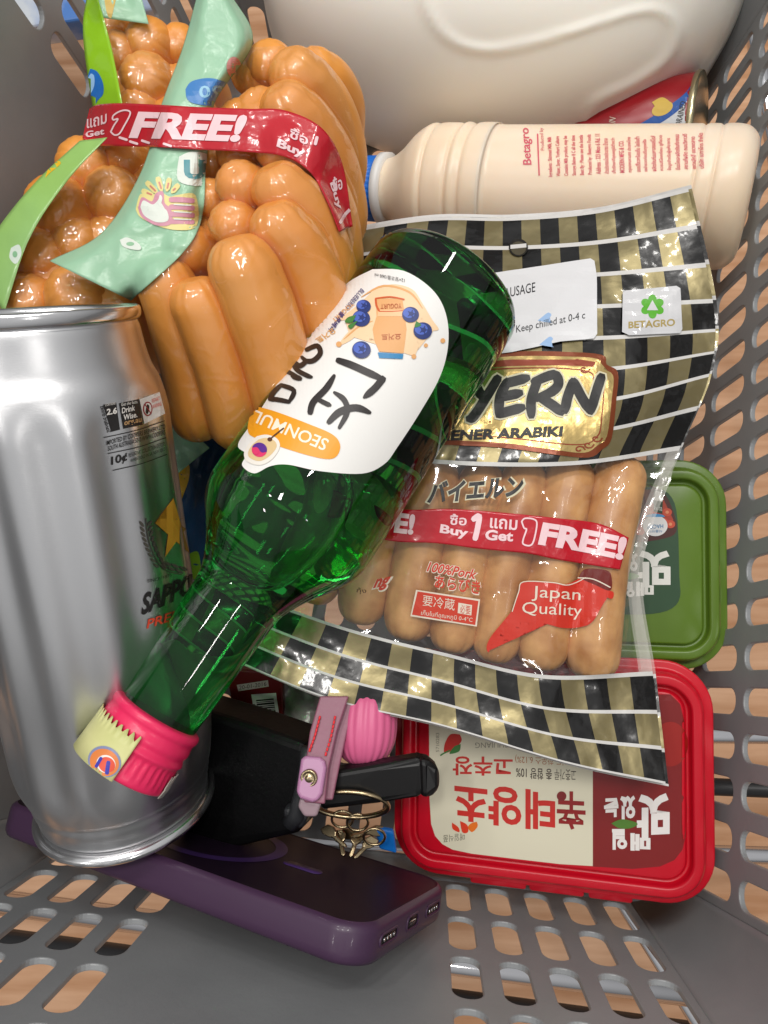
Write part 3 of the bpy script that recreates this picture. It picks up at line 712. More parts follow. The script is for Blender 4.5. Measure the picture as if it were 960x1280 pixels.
lp.poly([(741, 868), (838, 868), (850, 880), (856, 905), (858, 1000), (857, 1045), (853, 1062), (843, 1075), (825, 1083), (790, 1086), (741, 1083)], ink('7c1a1a', .35), 1)
# upside-down lettering
D_ = (0, 1)
lp.text('고추장', (641, 946), (566, 945), (0, 24), RR, off=.022, lay=2)
lp.text('태양초', (694, 990), (568, 976), (0, 50), RR, off=.03, lay=2)
lp.text('辛', (732, 990), (696, 988), (0, 48), ink('8c1c1c', .35), off=.02, lay=3); lp.ell(702, 995, 6, 6, ink('7a2020'), 4)
lp.text('GOCHUJANG', (652, 925), (594, 926), (0, 9), ink('8f8878'), off=.0, lay=2)
lp.text('고춧가루', (720, 962), (693, 961), (0, 14), ink('3a2a22'), lay=2); lp.text('총 함량 10%', (690, 961), (645, 959), (0, 14), ink('3a2a22'), off=.01, lay=2)
lp.text('(신선도 하우스 6.12%)', (720, 945), (644, 943), (0, 12), ink('b07048'), lay=2)
lp.text('매일식품', (581, 1041), (554, 1044), (0, 9), ink('6a6456'), lay=2)
lp.blob([(596, 1027), (597, 1033), (590, 1040), (585, 1034), (589, 1029)], ink('e0701c'), 3); lp.blob([(575, 1026), (584, 1031), (585, 1040), (578, 1040)], ink('d83a1c'), 3); lp.blob([(565, 1028), (573, 1034), (574, 1040), (566, 1036)], ink('d83a1c'), 3)
lp.blob([(575, 918), (577, 926), (568, 936), (556, 941), (556, 930), (563, 918)], RR, 3); lp.blob([(576, 930), (574, 939), (562, 942), (568, 933)], GRN, 4); lp.stroke([(562, 938), (554, 942), (551, 944)], 1.8, GRN, 5)
lp.text('5710283', (549, 940), (549, 916), (-4, 0), ink('8f8878'), lay=2)
def wb(pts, wd=5, tp=(.9, .9)): lp.stroke(pts, wd, WH, 3, taper=tp)
# brush letters 맛있는 매일, upside down
for (t_, a_, b_, h_) in (('맛', (837, 991), (796, 993), 55), ('있', (794, 994), (775, 995), 30), ('는', (773, 997), (755, 998), 24)): lp.text(t_, a_, b_, (0, h_), WH, off=.05, lay=3)
lp.blob([(764, 1029), (776, 1024), (790, 1026), (797, 1030), (788, 1035), (774, 1035)], ink('4f7a2c'), 5)
lp.text('매', (813, 1042), (788, 1041), (0, 22), WH, off=.05, lay=3); lp.text('일', (784, 1036), (765, 1036), (0, 26), WH, off=.05, lay=3)
# pictured dish beneath the bag corner
lp.ell(838, 930, 22, 28, ink('9a1f18'), 2)
lp.build('printed_label')
g0 = P(806, 700, 352)
GT = (RC @ Matrix(RT)).to_4x4(); 
GR = Matrix([[.985, .0151, -.17], [.0, .998, .05], [.17, -.05, .984]])
M = (RC @ GR).to_4x4(); M.translation = P(756, 704, 349*.93); M = M @ Matrix.Scale(.93, 4)
gt, glid = tub('ssamjang_tub', 'tub of soybean paste with olive green lid, right side under the checked pack', M, 116, 102, M_green, M_greentub)
lp = Print([glid], glid, step=12, base=.15); DG = ink('2c4a30', .35)
lp.blob([(720, 612), (780, 608), (822, 610), (840, 622), (847, 650), (849, 720), (850, 745), (840, 760), (815, 767), (770, 768), (720, 768)], DG, 1, n=3)
lp.blob([(760, 600), (800, 604), (828, 614), (842, 640), (845, 665), (825, 674), (790, 678), (750, 676)], ink('4a221c', .35), 2)
lp.poly([(795, 666), (820, 660), (842, 650), (830, 625), (808, 632)], ink('a63a24'), 3)
for (x, y) in ((834, 640), (829, 652), (838, 655), (812, 640), (800, 664)): lp.ell(x, y, 6, 5, ink('c04a30'), 4); lp.ell(x, y, 2.2, 2, ink('d88a60'), 5)
lp.ell(819, 657, 15.5, 13, ink('d8d8d6'), 6); lp.ell(819, 646, 12, 4, ink('3c8cc0'), 7, a0=180, a1=360); lp.text('HACCP', (829, 655), (809, 656), (0, 5), ink('3a78a8'), off=.01, lay=8)
lp.text('식품안전', (828, 662), (810, 662), (0, 3.5), ink('3a78a8'), lay=8)
lp.poly([(818, 612), (829, 614), (828, 642), (817, 639)], ink('1d3a22'), 6); lp.poly([(819, 613), (828, 615), (828, 627), (818, 625)], ink('c8c8c0'), 7); lp.text('합격', (828, 634), (818, 632), (0, 5), ink('d0d0c8'), lay=8)
WG = ink('dcdcd4', .35)
def gb(pts, wd=5, tp=(.9, .9)): lp.stroke(pts, wd, WG, 3, taper=tp)
for (t_, a_, b_, h_) in (('맛', (838, 688), (797, 688), 46), ('있', (797, 691), (781, 691), 24), ('는', (779, 692), (762, 692), 22)): lp.text(t_, a_, b_, (0, h_), WG, off=.05, lay=3)
lp.blob([(778, 717), (790, 716), (799, 720), (790, 724), (778, 723)], ink('4f8a3c'), 5)
lp.text('매', (817, 727), (795, 727), (0, 18), WG, off=.05, lay=3); lp.text('일', (793, 727), (778, 727), (0, 20), WG, off=.05, lay=3)
lp.build('printed_label')

# ================================================================== phone
RP = [[.895, .4137, .1665], [-.0603, -.2576, .9644], [.4419, -.8732, -.2056]]
PM_ = camM(RP, (-151.3*1.015, -119.9*1.015, -294.7*1.015)) @ Matrix.Scale(1.015, 4)
ph = thing('phone', 'smartphone in a matte dark purple case leaning below the silver beer can', 'phone', PM_)
T = PM_ @ Matrix.Translation((.0765, .040, 0))
v, f = rrloft(173, 80, 13, [(3, -13), (1, -12.4), (.2, -11), (0, -9), (0, -3), (.3, -1.6), (1.2, -.5), (2.2, 0)], n=10, cap1=False); cs = mk('case_frame', v, f, M_purple, ph, world=False, local=T)
v, f = rrloft(173, 80, 13, [(2.2, 0), (2.8, -.25), (3.4, -.35), (30, -.35)], n=10, cap0=False); bk_ = mk('case_back', v, f, M_purpleback, ph, world=False, local=T)
def annulus(cx, cy, r0, r1, z, a0=0, a1=360, n=64):
    vs, fs = [], []
    for i in range(n + 1):
        a = R(a0 + (a1-a0)*i/n)
        for r_ in (r0, r1): vs.append(V((cx + r_*math.cos(a), cy + r_*math.sin(a), z))*.001)
    for i in range(n): fs.append((2*i, 2*i+1, 2*i+3, 2*i+2))
    return vs, fs
v, f = annulus(-1, 0, 23, 28, -.2); mk('magnet_ring', v, f, M_purplering, ph, world=False, local=T)
v, f = rrloft(17, 6, 3, [(0, -.34), (0, -.2)], 5); mk('magnet_bar', v, f, M_purplering, ph, world=False, local=T @ Matrix.Translation((.039, 0, 0)))
v, f = rrloft(18, 4, 2, [(0, -1), (0, .6), (.5, .9)], 5)
MB = T @ Matrix.Translation((-.029, -.0400, -.0055)) @ Matrix.Rotation(R(90), 4, 'X'); mk('side_button', v, f, mat('dark_button', '24142a', .25, coat=.4), ph, world=False, local=MB)
v, f = lathe([(0, 1.0), (.5, .9), (.8, .4)], 16); mk('mute_switch', v, f, M_chrome, ph, world=False, local=T @ Matrix.Translation((-.0165, -.0407, -.0055)) @ Matrix.Rotation(R(90), 4, 'X'))
ME = T @ Matrix.Translation((.0865, 0, -.006)) @ Matrix.Rotation(R(90), 4, 'Y')
dk = mat('port_dark', '060507', .3)
for (y, w_, h_) in ((0, 11, 5.5), (-.0205, 15, 4.5), (.0205, 15, 4.5)):
    v, f = rrloft(h_, w_, 2.2, [(0, -1), (0, .25), (.6, .4), (1.0, -.4), (1.2, -.5)], 5); mk('port_surround', v, f, M_purple, ph, world=False, local=ME @ Matrix.Translation((0, y, 0)))
    v, f = rrloft(h_ - 2, w_ - 2, 1.2, [(0, -1), (0, .1)], 5); mk('port_opening', v, f, dk, ph, world=False, local=ME @ Matrix.Translation((0, y, 0)))
    if y == 0: v, f = rrloft(1.2, 6.5, .6, [(0, -1), (0, .3)], 4); mk('port_contact', v, f, M_chrome, ph, world=False, local=ME @ Matrix.Translation((0, y, 0)))
    else:
        for q in (-4, -1.4, 1.2, 3.8): v, f = lathe([(0, .7), (.35, .7), (.36, .3)], 10); mk('speaker_hole', v, f, M_rim, ph, world=False, local=ME @ Matrix.Translation((0, y + q*.001, 0)))

# ================================================================== pouch, keys and the small things beside the phone
po = thing('key_pouch', 'black leather pouch with a rounded grey edge lying on the phone', 'pouch', Matrix.Translation(P(320, 970, 275)))
prism('pouch_body', [(225, 880, 300), (300, 903, 290), (382, 932, 280), (380, 1020, 282), (372, 1044, 284), (300, 1060, 296), (225, 1065, 308)], 20, M_leather, po, 3)
v, f = tube([P(x, y, d) for x, y, d in [(385, 934, 278), (382, 960, 278), (377, 990, 278), (372, 1018, 279), (362, 1030, 280)]], [2.6, 2.8, 3.0, 3.6, 3.4], 16); mk('pouch_edge', v, f, M_leatheredge, po)
prism('pouch_lip', [(352, 1012, 278), (378, 1014, 276), (384, 1026, 276), (378, 1038, 278), (355, 1036, 280)], 6, M_leatheredge, po, 2)
bd = thing('key_fob', 'black flat fob with a blunt rounded end crossing the red tub lid', 'key fob', Matrix.Translation(P(470, 980, 280)))
prism('fob_body', [(398, 968, 276), (470, 956, 273), (520, 948, 271), (531, 952, 271), (533, 990, 271), (522, 998, 271), (470, 1006, 273), (400, 1014, 276)], 9, M_rubber, bd, 2.2)
prism('fob_tip', [(524, 948, 270), (538, 952, 270), (550, 962, 271), (551, 985, 271), (542, 998, 270), (526, 999, 270)], 10, M_rubber, bd, 2.5)
ps = thing('key_strap', 'dusky pink leather strap with red stitching and a round snap', 'strap', Matrix.Translation(P(410, 930, 268)))
zd = lambda y: 277 - (y - 880)*.10
prism('strap_band', [(x, y, zd(y)) for x, y in ((400, 870), (436, 870), (421, 915), (411, 960), (406, 1005), (380, 1003), (381, 960), (387, 915))], 2, M_pinkstrap, ps, .6)
prism('strap_band', [(x, y, zd(y) + 4) for x, y in ((432, 870), (450, 870), (434, 915), (424, 960), (416, 1000), (400, 1000), (404, 960), (416, 915))], 2, M_pinkstrap, ps, .6)
prism('snap_tab', [(x, y, zd(y) - 2.5) for x, y in ((381, 944), (400, 946), (406, 951), (408, 960), (403, 992), (397, 1001), (390, 1003), (375, 998), (370, 990), (376, 949))], 3, M_pinktab, ps, 1.2)
prism('strap_loop', [(x, y, zd(1005) + 1) for x, y in ((375, 998), (402, 1004), (396, 1022), (380, 1022), (372, 1010))], 5, mat('beige_pink_loop', 'a08890', .4), ps, 1.2)
for xs in (((400, 895), (394, 918), (386, 940)), ((419, 895), (414, 920), (406, 946))):
    for q in range(9):
        t = q/9; i = min(1, int(t*2)); fr_ = t*2 - i; x = xs[i][0] + (xs[i+1][0]-xs[i][0])*fr_; y = xs[i][1] + (xs[i+1][1]-xs[i][1])*fr_
        dpt = zd(y) - .1
        v, f = tube([P(x, y, dpt - .9), P(x - 1, y + 4.6, dpt - 1.4)], .42, 6); mk('stitch', v, f, M_stitch, ps)
SN = P(386, 973, zd(973) - 2.7); v, f = lathe([(-1.5, 3.2), (.2, 3.2), (.5, 2.8), (.2, 2.1), (-.1, 1.9), (.5, 1.2), (.7, .4)], 32)
mk('snap_button', v, f, M_goldmetal, ps, world=False, local=frame(SN, SN + RC @ V((-.15, .1, 1))*.01))
pp = thing('coin_pouch', 'small round pink ribbed silicone pouch half hidden by the checked pack', 'pouch', Matrix.Translation(P(456, 912, 290)))
a, b = P(452, 960, 284), P(462, 862, 292); PL = (b-a).length*1000
v, f = lathe(smoothprof([(0, .5), (1, 4), (4, 8.5), (10, 11.5), (18, 12), (26, 10.5), (PL, 6)], 4), 120, mod=lambda z, a, r: .5*abs(math.sin(11*a + z*.06 + .3*math.sin(3*a))) if r > 2 else 0)
mk('pouch_shell', [frame(a, b) @ p for p in v], f, M_pinkpouch, pp)
kr = thing('key_ring', 'pale gold split ring with small keys beside the phone', 'key ring', Matrix.Translation(P(437, 1015, 285)))
c = P(437, 1006, 279); ax, ay = RC @ V((1, .0, .12)), RC @ V((0, .58, .5)); 
v, f = tube([c + (ax*math.cos(t) * 15.0 + ay*math.sin(t)*13)*.001 for t in [2*math.pi*i/48 for i in range(48)]], .95, 10, closed=True); mk('ring', v, f, M_goldmetal, kr)
v, f = tube([c + V((0, 0, -.0015)) + (ax*math.cos(t)*14.4 + ay*math.sin(t)*12.4)*.001 for t in [2*math.pi*i/48 for i in range(48)]], .8, 10, closed=True); mk('ring', v, f, M_goldmetal, kr)
for (x, y, q, dd) in ((412, 1036, 40, 298), (424, 1042, 10, 303), (446, 1044, -15, 300), (462, 1050, -38, 294), (436, 1040, 70, 306), (470, 1036, -75, 300)):
    pts = []
    for (u_, w_) in ((-5, 9), (5, 9), (7, 3), (5, -4), (2.2, -7), (2.2, -22), (0, -25), (-2.2, -22), (-2.2, -7), (-5, -4), (-7, 3)):
        cq, sq = math.cos(R(q)), math.sin(R(q)); pts.append((x + (u_*cq - w_*sq)*1.25, y + 4 - (u_*sq + w_*cq)*1.0, dd + w_*.2))
    prism('key', pts, 2, M_goldmetal, kr, .4)
for (x, y) in ((428, 1024), (447, 1028), (468, 1046)):
    v, f = tube([P(x, y, 286) + (RC @ V((math.cos(t), math.sin(t)*.9, .3*math.sin(t))))*.0042 for t in [2*math.pi*i/24 for i in range(24)]], .55, 8, closed=True); mk('link', v, f, M_goldmetal, kr)
bt = thing('blue_tag', 'small bright blue tag showing between the keys and the red tub', 'tag', Matrix.Translation(P(477, 1050, 300)))
prism('tag_body', [(468, 1036, 300), (492, 1040, 300), (496, 1068, 302), (474, 1062, 302)], 3, mat('blue_tag_plastic', '1670c8', .3), bt, 1)
pk = thing('barcode_packet', 'dark red packet with a white barcode panel behind the bottle neck', 'packet', Matrix.Translation(P(330, 890, 325)))
po_ = prism('packet_body', [(282, 836, 322), (352, 840, 322), (356, 950, 330), (300, 946, 330)], 12, mat('dark_red_card', '6a1616', .35), pk, 1)
pr = Print([po_], po_, step=20)
pr.poly([(314, 868), (345, 866), (354, 926), (324, 928)], M_paper, 1)
x = 0
for q in range(17):
    wd = (1.4, .8, 1.9, .9)[q % 4]; x += .6
    t0, t1 = x/34, (x + wd*.9)/34
    L0 = lambda t: (320 + 8*t*0 + (348-320)*0 + 0, 0)
    ya, yb_ = 874 + t0*46, 874 + t1*46
    pr.poly([(320 + t0*7, ya), (342 + t0*7, ya - 2), (342 + t1*7, yb_ - 2), (320 + t1*7, yb_)], ink('15120f'), 2); x += wd
pr.text('8801073 110502', (316, 880), (324, 926), (3, -.5), ink('15120f'), lay=2)
pr.poly([(296, 856), (335, 850), (336, 858), (298, 864)], ink('c8c0b8'), 1); pr.text('20-01-2016', (299, 862), (333, 857), (0, -5), ink('3a2020'), lay=2)
for q in range(5): pr.text('보관방법 및 주의사항', (303 + q*2.6 - 1, 884 + 1*q), (309 + q*2.6 - 1, 928), (2, -.4), ink('b89088'), lay=1)
pr.build('printed_label')
wp = thing('foil_pouch', 'crumpled silvery white pouch between the barcode packet and pink strap', 'pouch', Matrix.Translation(P(370, 895, 325)))
drape('pouch_film', [], 20, 20, lambda u, v: (345 + 65*u + 4*v, 845 + 95*v, 326 + 4*math.sin(u*5 + v*3)), mat('silver_white_film', 'a9aaa4', .35, metal=.2, bump=((60, .6, .004),)), wp, it=0, thick=.3, wrinkle=4, wfreq=60)
# ================================================================== orange sausage packs
def pack(name, label, ref, rows, group):
    t = thing(name, label, 'sausage pack', Matrix.Translation(P(*ref)), group)
    os_ = []
    for (e, q, r_, bd_) in rows:
        E, T = P(*e), P(*q); os_.append(sausage('sausage', E, T, r_*(1.2 if ref[0] < 200 else 1.04), M_orange, t, bend=RC @ (V(bd_)*.001)))
    return t, os_
LP = []
for (x, y, r_, d) in ((140, 30, 8.5, 318), (185, 52, 9.5, 312), (145, 68, 9, 312), (182, 100, 10.5, 304), (222, 55, 8, 316), (150, 118, 8.5, 306), (222, 110, 9, 310), (172, 140, 9, 304), (215, 150, 9, 306),
                      (105, 205, 10.5, 296), (140, 242, 10.5, 292), (160, 195, 8.5, 298), (70, 256, 11.5, 288), (95, 300, 9.5, 290), (48, 318, 10.5, 288), (136, 300, 10, 294), (35, 375, 10, 282), (97, 368, 11.5, 278), (140, 372, 9.5, 282), (60, 345, 9, 290), (195, 235, 10, 300), (8, 345, 9, 290), (185, 320, 10, 296)):
    LP.append(((x, y, d), (x + 45 + random.uniform(-8, 8), y + 70, d + 62), r_ , (3, -4, 0)))
lpk, lo = pack('sausage_pack', 'orange sausage pack on the left with lime green film, behind the silver can', (100, 250, 320), LP, 'orange sausage packs')
RP_ = []
for (e, q, r_) in (((205, 344, 256), (250, 530, 282), 10.4), ((247, 370, 250), (298, 540, 276), 10.2), ((300, 323, 242), (360, 512, 268), 12.0), ((347, 277, 246), (404, 450, 276), 10.6), ((347, 230, 251), (418, 398, 284), 10.8),
                   ((352, 180, 257), (424, 345, 294), 10.8), ((356, 130, 263), (430, 288, 304), 10.8), ((366, 88, 271), (430, 225, 314), 10.6), ((392, 84, 286), (428, 180, 324), 9.5), ((335, 76, 280), (380, 200, 320), 10), ((262, 400, 266), (272, 500, 290), 10), ((330, 400, 268), (345, 470, 285), 10), ((318, 88, 284), (380, 200, 335), 10.5), ((325, 140, 272), (380, 260, 325), 11),
                   ((298, 228, 254), (350, 340, 310), 9.2), ((262, 244, 262), (300, 360, 315), 7.5), ((290, 277, 252), (330, 380, 305), 9), ((232, 306, 258), (275, 400, 310), 9.5), ((298, 188, 264), (340, 300, 318), 9), ((265, 195, 272), (300, 300, 322), 8.5), ((300, 150, 272), (340, 260, 322), 9.5), ((268, 285, 268), (300, 380, 315), 8)):
    RP_.append((e, q, r_, (1.5, 1, 2) if q[1] > 500 else (4.5, 3, 2)))
rpk, ro = pack('sausage_pack', 'large orange sausage pack with mint flap, left of the green bottle', (320, 300, 300), RP_, 'orange sausage packs')
# clear skins
def quadfn(c00, c10, c01, c11, d):
    def fn(u, v):
        x = (c00[0]*(1-u) + c10[0]*u)*(1-v) + (c01[0]*(1-u) + c11[0]*u)*v; y = (c00[1]*(1-u) + c10[1]*u)*(1-v) + (c01[1]*(1-u) + c11[1]*u)*v
        return x, y, d if isinstance(d, (int, float)) else (d[0]*(1-u) + d[1]*u)*(1-v) + (d[2]*(1-u) + d[3]*u)*v
    return fn
def outline(left, right, d, ny=12):
    """left / right: lists of (x, y) matched from top to bottom"""
    K = [i/(len(left)-1) for i in range(len(left))]
    def fn(u, v):
        lx, ly = herm(K, [p[0] for p in left], v), herm(K, [p[1] for p in left], v); rx, ry = herm(K, [p[0] for p in right], v), herm(K, [p[1] for p in right], v)
        e = (2*u - 1)**6
        dd = herm(K, d, v) if isinstance(d, (list, tuple)) else d
        return lx + (rx-lx)*u, ly + (ry-ly)*u, dd + 14*e
    return fn
drape('clear_film', ro, 230, 300, outline([(300, 60), (262, 130), (248, 200), (225, 280), (158, 345), (165, 400), (200, 480), (240, 552)], [(395, 55), (428, 110), (447, 180), (447, 260), (430, 370), (405, 425), (370, 482), (315, 545)], 330), M_clear, rpk, it=7, off=1.0, wrinkle=.7, wfreq=75, crease=1.1)
drape('clear_film', lo, 230, 300, outline([(122, 18), (128, 80), (150, 135), (100, 190), (50, 250), (20, 320), (-20, 395)], [(232, 50), (225, 100), (215, 160), (205, 210), (190, 270), (180, 330), (170, 395)], 335), M_clear, lpk, it=7, off=1.0, wrinkle=.7, wfreq=75, crease=1.1)
# lime side film of the left pack
def fn(u, v):
    K = [0, .25, .5, 1]; lx = herm(K, [110, 104, 106, 118], v); rx = herm(K, [119, 131, 141, 156], v)
    return lx + (rx - lx)*u, -12 + 158*v, 296 - 8*u + 14*math.sin(v*5)*u*.3
lf = drape('lime_film', [], 8, 40, fn, M_lime, lpk, it=0, thick=.2, wrinkle=1.2)
def fn(u, v):
    K = [0, .35, .7, 1]; lx, ly = herm(K, [100, 50, 5, -30], v), herm(K, [176, 222, 275, 330], v); rx, ry = herm(K, [134, 84, 36, 5], v), herm(K, [172, 226, 300, 392], v)
    return lx + (rx - lx)*u, ly + (ry - ly)*u, 274 - 4*u
lf2 = drape('lime_film', [], 8, 40, fn, mat('lime_mint_film', '90b834', .3, coat=.3, vary=('93bf86', 9, 2), bump=((40, .3, .003),)), lpk, it=0, thick=.2, wrinkle=1.2)
tf = drape('mint_film', [], 20, 12, quadfn((120, -20), (172, -20), (127, 22), (186, 30), 302), M_mint, lpk, it=0, thick=.15, wrinkle=1.5)
pr = Print([lf], lf, step=6)
pr.blob([(113, 86), (122, 90), (129, 104), (129, 118), (120, 130), (112, 160), (107, 140), (107, 110)], ink('1667b8', .2, coat=.6), 1)
pr.blob([(114, 92), (118, 95), (118, 108), (112, 118), (110, 100)], ink('8fb8e0', .2), 2)
pr.build('film_print'); pr = Print([tf], tf, step=6)
pr.blob([(130, -5), (144, -5), (142, 12), (138, 24), (133, 14)], ink('caa84a'), 1)
pr.build('film_print'); pr = Print([lf2], lf2, step=6)
pr.blob([(72, 200), (76, 205), (62, 217), (57, 222), (62, 209)], ink('dcb020'), 1); 
pr.build('film_print'); pr = Print([lf2], lf2, step=6)
pr.blob([(14, 310), (24, 306), (27, 318), (20, 330), (12, 322)], ink('d0dcd0'), 1); pr.ell(19, 318, 3, 4, ink('84b48c'), 2)
pr.build('film_print')
# mint flap of the right pack
ml_ = [(248, -12), (228, 60), (202, 130), (176, 215), (128, 290), (62, 326)]
mr_ = [(286, -12), (316, 52), (268, 130), (258, 205), (244, 295), (164, 376)]
mf = drape('mint_film', ro + lo, 50, 120, outline(ml_, mr_, [262, 262, 258, 252, 252, 252]), M_mint, rpk, it=4, off=1.4, wrinkle=1.8, wfreq=50)
s = mf.modifiers.new('t', 'SOLIDIFY'); s.thickness = .00015
pr = Print([mf], mf, step=6, base=.2); WM = ink('d6dcd2', .4); TE = ink('4f8f96', .4); PK = ink('c88a9c', .4); YE = ink('dccf88', .4)
pr.blob([(232, 112), (240, 102), (262, 98), (284, 104), (290, 116), (284, 128), (268, 132), (244, 130), (234, 124)], ink('3f7ab8', .3), 1)
pr.text('20', (277, 121), (249, 123), (0, -15), ink('8fc0d8', .4), off=.02, lay=2)
pr.ell(292, 84, 9, 13, ink('c88a84'), 1)
pr.blob([(224, 196), (240, 190), (262, 196), (262, 228), (240, 232), (222, 224)], WM, 1)
pr.text('U', (256, 224), (230, 224), (0, -24), TE, off=.05, lay=2)
for (a0, l_) in ((-150, 30), (-128, 34), (-104, 34), (-80, 32), (-55, 28)):
    c, s_ = math.cos(R(a0)), math.sin(R(a0)); pr.stroke([(206 + c*16, 252 + s_*14), (206 + c*l_, 252 + s_*l_*.85)], 7, YE, 1, taper=(.5, 1)); pr.stroke([(206 + c*19, 252 + s_*17), (206 + c*(l_-5), 252 + s_*(l_-5)*.85)], 2.2, ink('c87c6c'), 2)
pr.blob([(170, 262), (176, 243), (190, 244), (200, 240), (212, 246), (222, 244), (244, 244), (246, 282), (222, 288), (196, 282), (176, 272)], YE, 1)
pr.blob([(173, 260), (178, 247), (190, 252), (195, 242), (204, 240), (206, 254), (214, 262), (214, 280), (196, 282), (178, 272)], PK, 3)
pr.blob([(176, 259), (180, 251), (191, 256), (198, 250), (200, 244), (203, 248), (202, 258), (209, 264), (210, 276), (196, 278), (181, 270)], WM, 4)
for q in range(4): pr.stroke([(214, 250 + q*9), (226, 250 + q*9), (240, 251 + q*9)], 6.5, PK, 3 if q % 2 else 4); 
for q in range(3): pr.stroke([(218, 256 + q*9), (238, 257 + q*9)], 1.6, WM, 6)
pr.blob([(150, 300), (160, 297), (174, 305), (176, 312), (166, 312), (154, 308)], WM, 1); pr.ell(163, 305, 5, 2.5, ink('84b48c'), 2)
pr.build('film_print')
# star-printed blue foot of the pack, showing by the bottle shoulder
bf = drape('blue_film', [], 30, 40, lambda u, v: (200 + 110*u, 535 + 190*v, 322 + 10*math.sin(u*4 + v*2)), M_bluetape, rpk, it=0, thick=.2, wrinkle=4, wfreq=40)
mf2 = drape('mint_film', [], 24, 30, quadfn((190, 490), (240, 540), (212, 600), (262, 560), 306), mat('mint_foil', '7fa08c', .3, coat=.3, bump=((50, .5, .004),)), rpk, it=0, thick=.15, wrinkle=4, wfreq=55)
pr = Print([bf], bf, step=8)
pr.blob([(232, 575), (237, 583), (236, 600), (228, 622), (222, 640), (216, 620), (220, 598)], ink('c89a28', .35), 1)
pr.blob([(234, 694), (248, 690), (250, 720), (232, 722)], ink('6f9a1c', .35), 1)
pr.build('film_print')

# ================================================================== promo tape over the orange packs
tp = thing('promo_tape', 'red promotional tape with white lettering binding both orange sausage packs', 'tape', Matrix.Translation(P(270, 160, 262)), 'red promotional tapes')
tl = [(103, 172), (118, 181), (150, 183), (200, 184), (250, 187), (310, 190), (356, 196), (388, 216), (408, 250), (424, 290)]
tu = [(112, 136), (122, 131), (150, 129), (200, 131), (250, 134), (310, 136), (356, 138), (402, 160), (428, 205), (441, 283)]
K = [i/(len(tl)-1) for i in range(len(tl))]
td = [298, 290, 276, 262, 254, 250, 250, 250, 262, 285]
def fn(u, v):
    a = (herm(K, [p[0] for p in tu], u), herm(K, [p[1] for p in tu], u)); b = (herm(K, [p[0] for p in tl], u), herm(K, [p[1] for p in tl], u))
    return a[0]*(1-v) + b[0]*v, a[1]*(1-v) + b[1]*v, herm(K, td, u)
ta = drape('tape_band', ro + lo + [mf], 160, 16, fn, M_tape, tp, it=10, off=1.6, thick=.12, wrinkle=.7, wfreq=60)
pr = Print([ta], ta, step=6, base=.25); W_ = M_tapew
pr.text('FREE!', (161, 173), (303, 178), (7, -34), W_, off=.045, shear=.12, lay=1)
pr.stroke([(139, 165), (143, 157), (148, 149), (142, 150), (142, 145), (149, 140), (157, 138), (163, 140), (162, 146), (156, 157), (150, 167), (144, 169), (139, 165)], 2.0, W_, 1)
pr.text('แถม', (109, 161), (134, 154), (0, -12), W_, off=.02, lay=1, bend=-.05); pr.text('Get', (107, 173), (131, 168), (0, -8), W_, off=.03, lay=1)
pr.text('Buy', (345, 186), (379, 200), (3, -13), W_, off=.04, lay=1); pr.text('ซื้อ', (361, 172), (384, 182), (3, -13), W_, off=.02, lay=1)
pr.stroke([(396, 172), (394, 180)], 4, W_, 1)
pr.text('ซื้อ', (417, 240), (428, 236), (3, -17) if False else (-2, -18), W_, off=.02, lay=1); pr.text('Buy', (410, 230), (420, 264), (8, -4), W_, off=.03, lay=1); pr.stroke([(425, 278), (431, 268), (437, 262)], 4, W_, 1)
for (x, y) in ((150, 172), (163, 177), (178, 176), (205, 180)): pr.stroke([(x, y), (x + 9, y + 3)], 3, W_, 1)
pr.build('tape_lettering')

# ================================================================== checked gold and black sausage pack
cpk = thing('checked_pack', 'gold and black checked pack of brown sausages lying across the middle right', 'sausage pack', Matrix.Translation(P(630, 600, 300)))
ss = []
for (e, q, r_, bn) in (((425, 600, 300), (392, 755, 300), 8.6, 0), ((486, 595, 299), (448, 780, 297), 8.8, 1), ((545, 592, 298), (507, 800, 294), 9.0, 1.5), ((604, 596, 298), (562, 816, 292), 8.7, 1.5), ((656, 594, 297), (616, 828, 291), 8.7, 1.5), ((712, 590, 297), (673, 836, 290), 9.2, 2), ((775, 590, 298), (736, 846, 290), 9.8, 3)):
    # a hair shorter in depth at both ends so the bag closes over them
    q = (q[0] + 3, q[1] - 18, q[2] + 2); ss.append(sausage('sausage', P(*e), P(*q), r_*1.16, M_brown, cpk, bend=RC @ (V((-bn, 0, 3))*.001), pucker=.1))
KV = [0, .195, .36, .46, .63, .80, 1]
CT = [[(392, 296, 342), (530, 273, 336), (640, 272, 330), (750, 262, 318), (860, 235, 300)],
      [(385, 400, 318), (510, 398, 308), (640, 400, 302), (760, 398, 298), (893, 392, 300)],
      [(372, 500, 302), (500, 500, 290), (630, 508, 286), (757, 510, 284), (884, 478, 296)],
      [(362, 560, 298), (480, 572, 286), (608, 580, 282), (728, 578, 282), (850, 560, 296)],
      [(345, 680, 292), (462, 690, 282), (575, 700, 280), (690, 705, 280), (800, 700, 292)],
      [(285, 735, 292), (430, 786, 286), (555, 818, 283), (680, 846, 282), (816, 842, 289)],
      [(225, 795, 284), (400, 870, 280), (555, 908, 278), (705, 953, 275), (832, 980, 274)]]
KU = [0, .25, .5, .75, 1]
def bag(u, v):
    r_ = [[herm(KV, [CT[j][i][c] for j in range(7)], v) for i in range(5)] for c in range(3)]
    return [herm(KU, r_[c], u) for c in range(3)]
NC = 19
rowsT = [.46*i/8 for i in range(9)]; rowsB = [.80 + .2/3*i for i in range(4)]
US = [i/(NC*5) for i in range(NC*5 + 1)]
VS = []
lw = .0036
